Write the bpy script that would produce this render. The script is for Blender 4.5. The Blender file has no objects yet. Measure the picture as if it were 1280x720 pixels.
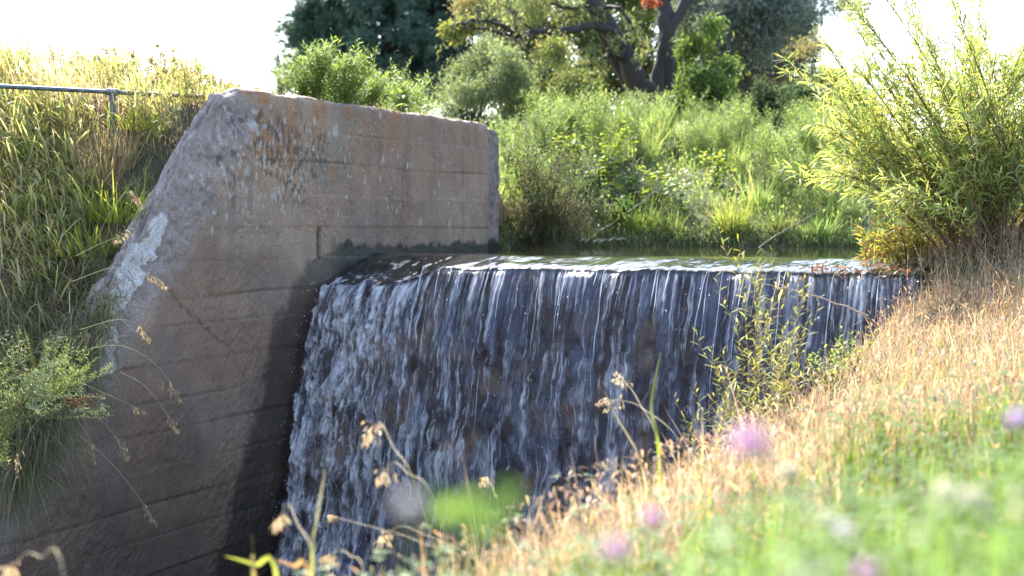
import bpy, math
import numpy as np
R = math.radians
rng = np.random.default_rng(7)
C = bpy.context.scene.collection
sc = bpy.context.scene
FPX = 1758.0
PITCH = math.atan(80 / FPX)

# ------------------------------------------------------------------ frames
A2 = np.array([math.sin(R(25)), math.cos(R(25))])      # along the wing wall, upstream
B2 = np.array([math.cos(R(25)), -math.sin(R(25))])     # along the crest, to the right bank
K2 = np.array([-1.64, 12.0])
FRAME_ROT = math.atan2(A2[1], A2[0])

def P(u, v, Y):
    cx, cy = (u - 640) / FPX, (360 - v) / FPX
    d = np.array([cx, math.cos(PITCH) + cy * math.sin(PITCH), -math.sin(PITCH) + cy * math.cos(PITCH)])
    return d * (Y / d[1])

def st2xy(s, t):
    return K2[0] + s * A2[0] + t * B2[0], K2[1] + s * A2[1] + t * B2[1]

def xy2st(x, y):
    dx, dy = x - K2[0], y - K2[1]
    return dx * A2[0] + dy * A2[1], dx * B2[0] + dy * B2[1]

# ------------------------------------------------------------------ noise
_tabs = {}
def _tab(seed):
    if seed not in _tabs:
        _tabs[seed] = np.random.default_rng(seed + 1000).random((256, 256)).astype(np.float32)
    return _tabs[seed]

def vn(x, y, seed=0):
    T = _tab(seed)
    x = np.asarray(x, dtype=np.float64); y = np.asarray(y, dtype=np.float64)
    xi = np.floor(x); yi = np.floor(y)
    fx = x - xi; fy = y - yi
    fx = fx * fx * (3 - 2 * fx); fy = fy * fy * (3 - 2 * fy)
    i0 = xi.astype(np.int64) & 255; j0 = yi.astype(np.int64) & 255
    i1 = (i0 + 1) & 255; j1 = (j0 + 1) & 255
    return (T[i0, j0] * (1 - fx) + T[i1, j0] * fx) * (1 - fy) + (T[i0, j1] * (1 - fx) + T[i1, j1] * fx) * fy

def fbm(x, y, seed=0, o=4, g=0.5):
    s = 0; a = 1; n = 0
    for k in range(o):
        s = s + a * vn(x * 2 ** k + 13.7 * k, y * 2 ** k + 7.1 * k, seed + k); n += a; a *= g
    return s / n

def sst(e0, e1, x):
    t = np.clip((x - e0) / (e1 - e0), 0, 1)
    return t * t * (3 - 2 * t)

# ------------------------------------------------------------------ meshes
def make_mesh(name, V, Q=None, T=None, mat=None, col=None, attrs=None, smooth=False):
    me = bpy.data.meshes.new(name)
    V = np.asarray(V, dtype=np.float32).reshape(-1, 3)
    Q = np.zeros((0, 4), np.int32) if Q is None else np.asarray(Q, np.int32).reshape(-1, 4)
    T = np.zeros((0, 3), np.int32) if T is None else np.asarray(T, np.int32).reshape(-1, 3)
    me.vertices.add(len(V)); me.vertices.foreach_set('co', V.ravel())
    nl = Q.size + T.size
    me.loops.add(nl)
    me.loops.foreach_set('vertex_index', np.concatenate([Q.ravel(), T.ravel()]).astype(np.int32))
    me.polygons.add(len(Q) + len(T))
    st = np.concatenate([np.arange(len(Q)) * 4, Q.size + np.arange(len(T)) * 3]).astype(np.int32)
    me.polygons.foreach_set('loop_start', st)
    me.polygons.foreach_set('loop_total', np.concatenate([np.full(len(Q), 4), np.full(len(T), 3)]).astype(np.int32))
    if smooth:
        me.polygons.foreach_set('use_smooth', np.ones(len(Q) + len(T), dtype=bool))
    if col is not None:
        c = np.ones((len(V), 4), np.float32); c[:, :3] = col
        me.color_attributes.new('Col', 'FLOAT_COLOR', 'POINT').data.foreach_set('color', c.ravel())
    for k, v in (attrs or {}).items():
        me.attributes.new(k, 'FLOAT', 'POINT').data.foreach_set('value', np.asarray(v, np.float32).ravel())
    if mat: me.materials.append(mat)
    me.update(calc_edges=True)
    return me

class MB:
    def __init__(s): s.V = []; s.Q = []; s.C = []; s.n = 0
    def add(s, V, Q, col):
        V = np.asarray(V, np.float32).reshape(-1, 3)
        s.V.append(V); s.Q.append(np.asarray(Q, np.int64).reshape(-1, 4) + s.n)
        c = np.empty((len(V), 3), np.float32); c[:] = col
        s.C.append(c); s.n += len(V)
        return s
    def mesh(s, name, mat, smooth=False):
        return make_mesh(name, np.concatenate(s.V), np.concatenate(s.Q), None, mat, np.concatenate(s.C), smooth=smooth)

def nrm(v):
    v = np.asarray(v, np.float64)
    return v / np.maximum(np.linalg.norm(v, axis=-1, keepdims=True), 1e-9)

GRASSP = lambda t: 1 - t ** 1.6 * 0.93
LEAFP = lambda t: np.sin(np.pi * np.clip(t * 0.93 + 0.05, 0, 1)) ** 0.8
OVALP = lambda t: np.sin(np.pi * np.clip(t * 0.96 + 0.02, 0, 1)) ** 0.55

def strips(mb, base, dirv, side, L, W, nseg, droop, col, prof=GRASSP, tipcol=None, curl=None):
    base = np.asarray(base, np.float64); N = len(base)
    if N == 0: return
    dirv = nrm(dirv); side = nrm(side)
    L = np.broadcast_to(np.asarray(L, np.float64), (N,)); W = np.broadcast_to(np.asarray(W, np.float64), (N,))
    droop = np.broadcast_to(np.asarray(droop, np.float64), (N,))
    V = np.zeros((N, nseg + 1, 2, 3)); col = np.broadcast_to(np.asarray(col, np.float64), (N, 3))
    CC = np.zeros((N, nseg + 1, 2, 3)); tc = col if tipcol is None else np.broadcast_to(np.asarray(tipcol, np.float64), (N, 3))
    for k in range(nseg + 1):
        t = k / nseg
        c = base + dirv * (L * t)[:, None]
        c[:, 2] -= droop * L * t * t
        if curl is not None: c = c + curl * (L * t * t)[:, None]
        w = (W * float(prof(np.array(t))) * 0.5)[:, None]
        V[:, k, 0] = c - side * w; V[:, k, 1] = c + side * w
        CC[:, k, :] = (col * (1 - t) + tc * t)[:, None, :]
    idx = np.arange(N * (nseg + 1) * 2).reshape(N, nseg + 1, 2)
    Q = np.stack([idx[:, :-1, 0], idx[:, :-1, 1], idx[:, 1:, 1], idx[:, 1:, 0]], -1)
    mb.add(V.reshape(-1, 3), Q.reshape(-1, 4), CC.reshape(-1, 3))

def tube(mb, pts, rad, col, sides=5):
    pts = np.asarray(pts, np.float64); M = len(pts)
    rad = np.broadcast_to(np.asarray(rad, np.float64), (M,))
    tan = nrm(np.gradient(pts, axis=0))
    ref = np.array([0.31, 0.17, 0.93]) if abs(tan[:, 2].mean()) < 0.8 else np.array([0.9, 0.3, 0.1])
    u = nrm(np.cross(tan, ref)); w = np.cross(tan, u)
    an = np.linspace(0, 2 * np.pi, sides, endpoint=False)
    V = pts[:, None] + rad[:, None, None] * (np.cos(an)[None, :, None] * u[:, None] + np.sin(an)[None, :, None] * w[:, None])
    i = np.arange(M * sides).reshape(M, sides); j = np.roll(i, -1, 1)
    Q = np.stack([i[:-1], j[:-1], j[1:], i[1:]], -1).reshape(-1, 4)
    mb.add(V.reshape(-1, 3), Q, col)

def curve(pts, n=16):
    """Catmull-Rom through control points."""
    p = np.asarray(pts, np.float64)
    p = np.vstack([2 * p[0] - p[1], p, 2 * p[-1] - p[-2]])
    out = []
    segs = len(p) - 3
    for tt in np.linspace(0, segs, n):
        i = min(int(tt), segs - 1); t = tt - i
        a, b, c, d = p[i:i + 4]
        out.append(0.5 * (2 * b + (c - a) * t + (2 * a - 5 * b + 4 * c - d) * t * t + (-a + 3 * b - 3 * c + d) * t ** 3))
    return np.array(out)

def box(mb, lo, hi, col):
    x0, y0, z0 = lo; x1, y1, z1 = hi
    V = [(x0,y0,z0),(x1,y0,z0),(x1,y1,z0),(x0,y1,z0),(x0,y0,z1),(x1,y0,z1),(x1,y1,z1),(x0,y1,z1)]
    Q = [(0,3,2,1),(4,5,6,7),(0,1,5,4),(1,2,6,5),(2,3,7,6),(3,0,4,7)]
    mb.add(V, Q, col)

def tag(o, label=None, cat=None, group=None, kind=None):
    if label: o['label'] = label
    if cat: o['category'] = cat
    if group: o['group'] = group
    if kind: o['kind'] = kind
    return o

def obj(name, me, parent=None, loc=(0, 0, 0)):
    o = bpy.data.objects.new(name, me); C.objects.link(o); o.location = loc
    if parent is not None: o.parent = parent
    return o

def empty(name, loc=(0, 0, 0), rz=0.0, sc_=1.0):
    o = bpy.data.objects.new(name, None); C.objects.link(o)
    o.location = loc; o.rotation_euler = (0, 0, rz); o.scale = (sc_,) * 3
    o.empty_display_size = 0.1
    return o

def thing(name, label, cat, loc, parts, rz=0.0, sc_=1.0, group=None, tilt=None):
    r = tag(empty(name, loc, rz, sc_), label, cat, group)
    if tilt: r.rotation_euler = (tilt[0], tilt[1], rz)
    for pn, me in parts: obj(pn, me, r)
    return r

# ------------------------------------------------------------------ materials
def new_mat(name):
    m = bpy.data.materials.new(name); m.use_nodes = True
    nt = m.node_tree; nt.nodes.clear()
    out = nt.nodes.new('ShaderNodeOutputMaterial')
    return m, nt, out

def N(nt, typ, **kw):
    n = nt.nodes.new(typ)
    for k, v in kw.items():
        if k.startswith('_'):
            setattr(n, k[1:], v)
        else:
            n.inputs[k.replace('__', ' ')].default_value = v
    return n

def L(nt, a, b): nt.links.new(a, b)

def leaf_mat(name, trans=0.45, rough=0.5, tint=(1.35, 1.3, 0.5), spec=0.35):
    m, nt, out = new_mat(name)
    at = N(nt, 'ShaderNodeAttribute', _attribute_name='Col')
    pr = N(nt, 'ShaderNodeBsdfPrincipled', Roughness=rough)
    pr.inputs['Specular IOR Level'].default_value = spec
    tr = N(nt, 'ShaderNodeBsdfTranslucent')
    mul = N(nt, 'ShaderNodeMix', _data_type='RGBA', _blend_type='MULTIPLY')
    mul.inputs[0].default_value = 1
    mul.inputs[7].default_value = (*tint, 1)
    L(nt, at.outputs['Color'], pr.inputs['Base Color'])
    L(nt, at.outputs['Color'], mul.inputs[6])
    L(nt, mul.outputs[2], tr.inputs['Color'])
    mx = N(nt, 'ShaderNodeMixShader', Fac=trans)
    L(nt, pr.outputs[0], mx.inputs[1]); L(nt, tr.outputs[0], mx.inputs[2])
    L(nt, mx.outputs[0], out.inputs['Surface'])
    return m

M_LEAF = leaf_mat('leaf', 0.5, 0.55, (1.4, 1.35, 0.7), 0.2)
M_NEEDLE = leaf_mat('needle', 0.25, 0.5, (1.2, 1.25, 0.8), 0.4)
M_GRASS = leaf_mat('grass_blade', 0.58, 0.5, (1.3, 1.27, 0.85), 0.3)
M_DRY = leaf_mat('dry_grass', 0.45, 0.55, (1.25, 1.1, 0.8), 0.3)
M_PETAL = leaf_mat('petal', 0.45, 0.6, (1.0, 1.0, 1.0), 0.2)

def bark_mat(name, scale=14.0, bump=0.6):
    m, nt, out = new_mat(name)
    at = N(nt, 'ShaderNodeAttribute', _attribute_name='Col')
    tc = N(nt, 'ShaderNodeTexCoord')
    mp = N(nt, 'ShaderNodeMapping'); mp.inputs['Scale'].default_value = (1, 1, 0.2)
    L(nt, tc.outputs['Object'], mp.inputs[0])
    no = N(nt, 'ShaderNodeTexNoise', Scale=scale, Detail=6, Roughness=0.65)
    L(nt, mp.outputs[0], no.inputs['Vector'])
    rp = N(nt, 'ShaderNodeMapRange'); rp.inputs['To Min'].default_value = 0.45; rp.inputs['To Max'].default_value = 1.5
    L(nt, no.outputs['Fac'], rp.inputs['Value'])
    mul = N(nt, 'ShaderNodeVectorMath', _operation='SCALE')
    L(nt, at.outputs['Color'], mul.inputs[0]); L(nt, rp.outputs[0], mul.inputs['Scale'])
    pr = N(nt, 'ShaderNodeBsdfPrincipled', Roughness=0.85)
    L(nt, mul.outputs[0], pr.inputs['Base Color'])
    bp = N(nt, 'ShaderNodeBump', Strength=bump, Distance=0.05)
    L(nt, no.outputs['Fac'], bp.inputs['Height']); L(nt, bp.outputs[0], pr.inputs['Normal'])
    L(nt, pr.outputs[0], out.inputs['Surface'])
    return m
M_BARK = bark_mat('bark')
M_STEM = bark_mat('stem', 60, 0.2)

def soil_mat():
    m, nt, out = new_mat('soil_and_litter')
    tc = N(nt, 'ShaderNodeTexCoord')
    n1 = N(nt, 'ShaderNodeTexNoise', Scale=1.3, Detail=5); L(nt, tc.outputs['Object'], n1.inputs['Vector'])
    n2 = N(nt, 'ShaderNodeTexNoise', Scale=35, Detail=6, Roughness=0.7); L(nt, tc.outputs['Object'], n2.inputs['Vector'])
    r1 = N(nt, 'ShaderNodeValToRGB'); e = r1.color_ramp.elements
    e[0].position = 0.35; e[0].color = (0.055, 0.06, 0.025, 1); e[1].position = 0.65; e[1].color = (0.14, 0.105, 0.06, 1)
    L(nt, n1.outputs['Fac'], r1.inputs[0])
    r2 = N(nt, 'ShaderNodeMapRange'); r2.inputs['To Min'].default_value = 0.4; r2.inputs['To Max'].default_value = 1.5
    L(nt, n2.outputs['Fac'], r2.inputs['Value'])
    mul = N(nt, 'ShaderNodeVectorMath', _operation='SCALE'); L(nt, r1.outputs[0], mul.inputs[0]); L(nt, r2.outputs[0], mul.inputs['Scale'])
    pr = N(nt, 'ShaderNodeBsdfPrincipled', Roughness=0.95); L(nt, mul.outputs[0], pr.inputs['Base Color'])
    bp = N(nt, 'ShaderNodeBump', Strength=0.8, Distance=0.04); L(nt, n2.outputs['Fac'], bp.inputs['Height']); L(nt, bp.outputs[0], pr.inputs['Normal'])
    L(nt, pr.outputs[0], out.inputs['Surface'])
    return m

# ------------------------------------------------------------------ terrain
S_TOP = [-5.9, -1.14, -0.93, -0.6, 3.6]
Z_TOP = [-4.2, 0.985, 1.045, 1.05, 1.05]
def wall_top(s): return np.interp(s, S_TOP, Z_TOP)
def s_far(t): return np.interp(t, [-2, 0, 0.2, 1, 3, 6, 10, 20, 60], [3.3, 3.7, 5.05, 5.5, 6.15, 8, 11, 18, 40])
def t_right(s): return np.interp(s, [-50, 0.3, 1, 3, 5, 7, 10, 18, 40], [4.9, 4.9, 5.0, 5.7, 7.2, 10, 16, 27, 75])
def zlip(s): return np.interp(s, [-40, -10, -7, -4, -3, -2, -1, 0, 0.6, 3, 8], [-1.2, -1.0, -0.98, -0.98, -0.93, -0.85, -0.72, -0.52, -0.22, -0.1, 0.0])

def ground(s, t):
    s = np.asarray(s, np.float64); t = np.asarray(t, np.float64)
    x, y = st2xy(s, t)
    bump = (fbm(x * 0.9, y * 0.9, 3) - 0.5) * 0.22 + (fbm(x * 4, y * 4, 5) - 0.5) * 0.07
    ramp = lambda d: np.interp(d, [0, 0.12, 1, 3, 6, 12, 40, 900], [0, 0.12, 0.5, 1.05, 1.5, 1.75, 2.0, 2.0])
    # left embankment behind the wing wall
    zl = np.maximum(wall_top(s), -3.6) - 0.07 + np.minimum(0.05 * np.maximum(-t - 0.3, 0), 0.25) + np.minimum(0.45 * np.maximum(-t - 0.35, 0), 0.42) * sst(-1.0, -1.5, s) + bump * sst(0.2, 0.8, -t)
    dwe = np.sqrt(np.maximum(s - 3.7, 0) ** 2 + np.maximum(-t, 0) ** 2)
    zw = -0.27 + ramp(dwe) + bump * sst(0, 1, dwe)
    zl = zl * (1 - sst(3.3, 4.6, s)) + zw * sst(3.3, 4.6, s)
    df = s - s_far(t)
    amp = np.interp(t, [0, 2, 4, 8], [1, 1, 0.8, 0.6])
    zf = np.where(df > 0, -0.27 + amp * ramp(df * 0.9) + bump * sst(0.1, 1, df), np.maximum(-0.27 + 0.9 * df, -1.0))
    e = t - t_right(s)
    zlp = zlip(s) + bump * 0.7
    zr = np.where(e > 0, zlp + 0.22 * np.minimum(e, 2.5) + 0.04 * np.clip(e - 2.5, 0, 20), zlp + 2.2 * e)
    zch = np.where(s < 0.2, -3.45, -1.0)
    right = np.where((s < 0.2), np.maximum(zch, zr), np.maximum(np.maximum(zf, zr), -1.0))
    far_blend = sst(1.0, 0.0, np.abs(s - 0.2) * 0)  # unused
    return np.where(t < -0.15, zl, right)

def gxy(x, y):
    s, t = xy2st(np.asarray(x, np.float64), np.asarray(y, np.float64))
    return ground(s, t)

def G(u, Y):
    x = (u - 640) / FPX * Y
    return np.array([x, Y, float(gxy(x, Y))])

def axis(lo, hi, step, far, extra=()):
    a = list(np.arange(lo, hi, step)); d = step; p = hi
    while p < far: a.append(p); d *= 1.18; p += d
    d = step; p = lo - step
    while p > -far: a.append(p); d *= 1.18; p -= d
    return np.array(sorted(set(a) | set(extra)))
sa = axis(-12, 14, 0.13, 900); ta = axis(-7, 14, 0.13, 900, (-0.28, -0.05, 0.02))
SS, TT = np.meshgrid(sa, ta, indexing='ij')
X_, Y_ = st2xy(SS, TT); Z_ = ground(SS, TT)
idx = np.arange(SS.size).reshape(SS.shape)
Q = np.stack([idx[:-1, :-1], idx[:-1, 1:], idx[1:, 1:], idx[1:, :-1]], -1)[:, :, ::-1].reshape(-1, 4)
V = np.stack([X_, Y_, Z_], -1).reshape(-1, 3)
tag(obj('ground', make_mesh('ground', V, Q, None, soil_mat(), smooth=True)), 'brown earth banks under the grass on both sides of the creek', 'ground', kind='structure')

# ------------------------------------------------------------------ wing wall
def concrete_mat():
    m, nt, out = new_mat('weathered_concrete')
    at = N(nt, 'ShaderNodeAttribute', _attribute_name='Col')
    wet = N(nt, 'ShaderNodeAttribute', _attribute_name='wet')
    tc = N(nt, 'ShaderNodeTexCoord')
    n1 = N(nt, 'ShaderNodeTexNoise', Scale=70, Detail=4, Roughness=0.75); L(nt, tc.outputs['Object'], n1.inputs['Vector'])
    n2 = N(nt, 'ShaderNodeTexVoronoi', Scale=55); L(nt, tc.outputs['Object'], n2.inputs['Vector'])
    r1 = N(nt, 'ShaderNodeMapRange'); r1.inputs['From Min'].default_value = 0.3; r1.inputs['From Max'].default_value = 0.7
    r1.inputs['To Min'].default_value = 0.55; r1.inputs['To Max'].default_value = 1.45
    L(nt, n1.outputs['Fac'], r1.inputs['Value'])
    mul = N(nt, 'ShaderNodeVectorMath', _operation='SCALE'); L(nt, at.outputs['Color'], mul.inputs[0]); L(nt, r1.outputs[0], mul.inputs['Scale'])
    # exposed pale and dark aggregate grains
    rp = N(nt, 'ShaderNodeMapRange'); rp.inputs['From Min'].default_value = 0.10; rp.inputs['From Max'].default_value = 0.2
    rp.inputs['To Min'].default_value = 1; rp.inputs['To Max'].default_value = 0
    L(nt, n2.outputs['Distance'], rp.inputs['Value'])
    sx = N(nt, 'ShaderNodeSeparateColor'); L(nt, n2.outputs['Color'], sx.inputs[0])
    th = N(nt, 'ShaderNodeMath', _operation='GREATER_THAN'); th.inputs[1].default_value = 0.8; L(nt, sx.outputs[0], th.inputs[0])
    mm = N(nt, 'ShaderNodeMath', _operation='MULTIPLY'); L(nt, th.outputs[0], mm.inputs[0]); L(nt, rp.outputs[0], mm.inputs[1])
    m2 = N(nt, 'ShaderNodeMath', _operation='MULTIPLY'); m2.inputs[1].default_value = 0.55; L(nt, mm.outputs[0], m2.inputs[0])
    grain = N(nt, 'ShaderNodeMix', _data_type='RGBA'); grain.inputs[7].default_value = (0.5, 0.42, 0.36, 1)
    L(nt, m2.outputs[0], grain.inputs[0]); L(nt, mul.outputs[0], grain.inputs[6])
    pr = N(nt, 'ShaderNodeBsdfPrincipled')
    L(nt, grain.outputs[2], pr.inputs['Base Color'])
    ro = N(nt, 'ShaderNodeMapRange'); ro.inputs['To Min'].default_value = 0.92; ro.inputs['To Max'].default_value = 0.6
    L(nt, wet.outputs['Fac'], ro.inputs['Value']); L(nt, ro.outputs[0], pr.inputs['Roughness'])
    bp = N(nt, 'ShaderNodeBump', Strength=0.55, Distance=0.012)
    ad = N(nt, 'ShaderNodeMath', _operation='ADD'); L(nt, n1.outputs['Fac'], ad.inputs[0]); L(nt, mm.outputs[0], ad.inputs[1])
    L(nt, ad.outputs[0], bp.inputs['Height']); L(nt, bp.outputs[0], pr.inputs['Normal'])
    L(nt, pr.outputs[0], out.inputs['Surface'])
    return m
M_CONC = concrete_mat()

BOARDS = [0.79, 0.52, 0.235, -0.025, -0.285, -0.53, -0.755, -1.01, -1.26, -1.5, -1.76, -2.0, -2.26, -2.5, -2.76, -3.0]
def wall_disp(s, z):
    """outward offset of the wall face (towards the channel)."""
    d = (fbm(s * 1.1, z * 1.1, 21) - 0.5) * 0.03 + (fbm(s * 9, z * 9, 22) - 0.5) * 0.012
    line = np.zeros_like(s)
    for i, zb in enumerate(BOARDS):
        zz = zb + (vn(s * 1.3, s * 0 + i, 23) - 0.5) * 0.022 + 0.008 * (i % 3 - 1) * s * 0.5
        str_ = sst(0.30, 0.75, vn(s * 1.1 + 5 * i, s * 0 + 3.3 * i, 24))
        g = np.exp(-((z - zz) / 0.008) ** 2) * str_
        line = np.maximum(line, g)
        d += np.where(z > zz, 0.0028, -0.0028) * np.exp(-np.abs(z - zz) / 0.1) * (1 if i % 2 else -1)
    d -= 0.009 * line
    rough = (fbm(s * 14, z * 14, 27, 4, 0.65) - 0.5); d += (fbm(s * 26, z * 26, 220, 3, 0.7) - 0.5) * 0.014 * (0.5 + sst(0.45, 0.6, fbm(s * 2, z * 2, 221)))
    edge = (wall_top(s) - z) * 0.69          # distance to the sloping edge
    chip = sst(0.42, 0.20, edge + (fbm(s * 4, z * 4, 26) - 0.5) * 0.2) * sst(-0.70, -0.95, s + (1.0 - z) * 0.25)
    d -= chip * (0.05 + 0.10 * sst(0.3, 0.0, edge)) - chip * rough * 0.07
    top = np.exp(-np.maximum(wall_top(s) - z, 0) / 0.02) * 0.018
    d -= top * (0.5 + vn(s * 6, z * 0, 28))
    return d, line, chip, rough

ns, nz = 700, 380
sv = np.linspace(-5.2, 3.28, ns); hv = np.linspace(0, 1, nz)
SG, HG = np.meshgrid(sv, hv, indexing='ij')
ztop = wall_top(SG) + (fbm(SG * 5, SG * 0 + 0.5, 29) - 0.5) * 0.05 + (vn(SG * 25, SG * 0 + 1.5, 30) - 0.5) * 0.012
ZG = -3.6 + (np.maximum(ztop, -3.58) + 3.6) * HG
D, LINE, CHIP, ROUGH = wall_disp(SG, ZG)
# the stop-log slot at the crest
slot = sst(0.035, 0.02, np.abs(SG - 0.0 + (vn(ZG * 20, ZG * 0, 31) - 0.5) * 0.03)) * sst(-0.02, -0.06, ZG - 0.0) * sst(-0.32, -0.28, ZG)
D = D - slot * 0.05
# hairline crack
ck = [(-2.02, -0.46), (-1.85, -0.62), (-1.70, -0.70), (-1.52, -0.83), (-1.30, -0.95)]
crack = np.zeros_like(SG)
for (s0, z0), (s1, z1) in zip(ck[:-1], ck[1:]):
    tt = np.clip(((SG - s0) * (s1 - s0) + (ZG - z0) * (z1 - z0)) / ((s1 - s0) ** 2 + (z1 - z0) ** 2), 0, 1)
    dd = np.hypot(SG - s0 - tt * (s1 - s0), ZG - z0 - tt * (z1 - z0) + (vn(SG * 22, ZG * 22, 33) - 0.5) * 0.03)
    crack = np.maximum(crack, np.exp(-(dd / 0.007) ** 2))
D = D - 0.01 * crack
# ---- colours
base = np.array([0.24, 0.153, 0.104]); tan_ = np.array([0.31, 0.215, 0.148]); gray = np.array([0.19, 0.142, 0.112])
m1 = fbm(SG * 0.8, ZG * 1.2, 40)[..., None]; m2 = fbm(SG * 3, ZG * 2.0, 44)[..., None]
col = base + (tan_ - base) * sst(0.42, 0.68, m1) + (gray - base) * sst(0.5, 0.75, m2) * 0.7
for i, zb in enumerate(BOARDS):                                 # each lift of concrete has its own tone
    msk = ((ZG < zb) & (ZG > (BOARDS[i + 1] if i + 1 < len(BOARDS) else -9)))[..., None]
    col = np.where(msk, col * (0.90 + 0.22 * _tab(45)[i, 3]), col)
col = col * (0.8 + 0.4 * fbm(SG * 10, ZG * 6, 46))[..., None]
run = fbm(SG * 9, ZG * 0.7, 48); col = col * (1 - 0.22 * sst(0.55, 0.8, run) * sst(-0.9, 0.6, ZG))[..., None]
col = col * (1 - 0.34 * LINE)[..., None]
pale = np.array([0.36, 0.305, 0.285])
col = col + (pale * (0.75 + 0.9 * ROUGH)[..., None] - col) * (CHIP * 0.62)[..., None]
rustzone = sst(0.15, 0.5, ZG) * sst(-1.4, -1.05, SG) * sst(2.2, 0.5, SG) 
rust = sst(0.48, 0.62, fbm(SG * 5, ZG * 2.2, 50)) * (0.35 + 0.65 * sst(0.4, 0.65, fbm(SG * 22, ZG * 14, 52)))
rust = rust * np.clip(rustzone + 0.55 * sst(0.5, 0.9, ZG) * sst(3.5, 2.0, SG) * sst(-1.4, -1.1, SG), 0, 1)
col = col + (np.array([0.30, 0.115, 0.03]) - col) * (rust * 0.68)[..., None]
spotz = sst(0.0, 0.3, ZG) * sst(-1.75, -1.3, SG) * sst(0.75, -0.1, SG) * sst(1.0, 0.85, ZG)
ds = sst(0.55, 0.63, vn(SG * 42, ZG * 22, 54)) * sst(0.36, 0.5, fbm(SG * 4, ZG * 4, 55)) * spotz
col = col + (np.array([0.06, 0.05, 0.045]) - col) * (ds * 0.7)[..., None]
# crusty pale lichens as many small elliptical spots
lr = np.random.default_rng(61); ls = []
for k in range(330):
    if k < 210: s0, z0 = lr.normal(-0.85, 0.42), lr.normal(0.52, 0.20)
    else: s0, z0 = lr.uniform(-1.5, 2.6), lr.uniform(-0.1, 1.0) ** 1.0
    if z0 > wall_top(s0) - 0.05: continue
    ls.append((s0, z0, abs(lr.normal(0.003, 0.007)) + 0.004, lr.uniform(1.2, 2.4)))
ls += [(0.28, 0.81, 0.05, 1.1), (-0.9, 0.77, 0.035, 1.0), (-0.05, 0.87, 0.028, 1.2), (-1.02, 0.42, 0.035, 1.3), (-1.55, 0.83, 0.03, 1.5)]
lich = np.zeros_like(SG)
for s0, z0, r0, el in ls:
    i0, i1 = np.searchsorted(sv, [s0 - r0 * 2, s0 + r0 * 2])
    if i1 <= i0: continue
    sl = slice(max(i0 - 1, 0), i1 + 1)
    q = np.hypot((SG[sl] - s0) / r0, (ZG[sl] - z0) / (r0 * el)) + (vn(SG[sl] * 60, ZG[sl] * 60, 62) - 0.5) * 0.9
    lich[sl] = np.maximum(lich[sl], sst(1.25, 0.5, q))
col = col + (np.array([0.45, 0.41, 0.37]) - col) * (lich * 0.62)[..., None]
# pale mortar patch along the lower sloping edge
pp = np.array([(-1.92, 0.03), (-2.04, -0.10), (-2.14, -0.22), (-2.28, -0.33), (-2.36, -0.46), (-2.48, -0.62), (-2.58, -0.80), (-2.63, -1.0)])
pw = np.array([0.045, 0.055, 0.065, 0.085, 0.05, 0.04, 0.07, 0.04])
pd = np.full(SG.shape, 9.0)
for k in range(len(pp) - 1):
    a0, a1 = pp[k], pp[k + 1]; dv = a1 - a0
    tt = np.clip(((SG - a0[0]) * dv[0] + (ZG - a0[1]) * dv[1]) / (dv @ dv), 0, 1)
    q = np.hypot(SG - a0[0] - tt * dv[0], ZG - a0[1] - tt * dv[1]) / (pw[k] * (1 - tt) + pw[k + 1] * tt)
    pd = np.minimum(pd, q)
pd = pd + (fbm(SG * 13, ZG * 13, 64, 4, 0.6) - 0.5) * 2.4
gap = sst(-0.70, -0.67, ZG) * sst(-0.62, -0.65, ZG)
patch = sst(1.08, 0.92, pd) * (1 - gap)
D = D + patch * (0.012 + 0.012 * fbm(SG * 30, ZG * 30, 66))
col = col + (np.array([0.47, 0.42, 0.40]) * (0.55 + 0.9 * fbm(SG * 25, ZG * 25, 68, 4, 0.7))[..., None] - col) * patch[..., None]
# damp zone beside the fall, moss at the waterline, dampness plus painted channel shade darkening the lower wall
wb = np.interp(ZG, [-3.4, -2.35, -1.75, -1.45, -1.05, -0.72, -0.42, -0.3, -0.24], [-1.9, -1.28, -1.0, -0.82, -0.70, -0.52, -0.18, -0.05, 0.25])
wet = sst(-0.09, 0.07, SG - wb + 0.07 + (fbm(SG * 6, ZG * 6, 70) - 0.5) * 0.22 + (fbm(SG * 45, ZG * 45, 219, 2) - 0.5) * 0.12) * sst(-0.18, -0.25, ZG + (fbm(SG * 5, ZG * 0, 71) - 0.5) * 0.06)
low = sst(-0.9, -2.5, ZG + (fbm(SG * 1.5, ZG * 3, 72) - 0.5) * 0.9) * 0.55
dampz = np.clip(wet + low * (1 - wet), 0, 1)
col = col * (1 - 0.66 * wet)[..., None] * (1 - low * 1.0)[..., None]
mo = sst(0.0, 0.04, -0.12 + 0.16 * sst(0.45, 0.62, fbm(SG * 2.2, SG * 0, 74)) + (fbm(SG * 12, ZG * 12, 75) - 0.5) * 0.12 - ZG - 0.06) * sst(0.1, 0.4, SG)
col = col + (np.array([0.022, 0.022, 0.012]) - col) * (mo * 0.9)[..., None]
col = col * (1 - 0.8 * slot)[..., None] * (1 - 0.75 * crack)[..., None]
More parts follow.
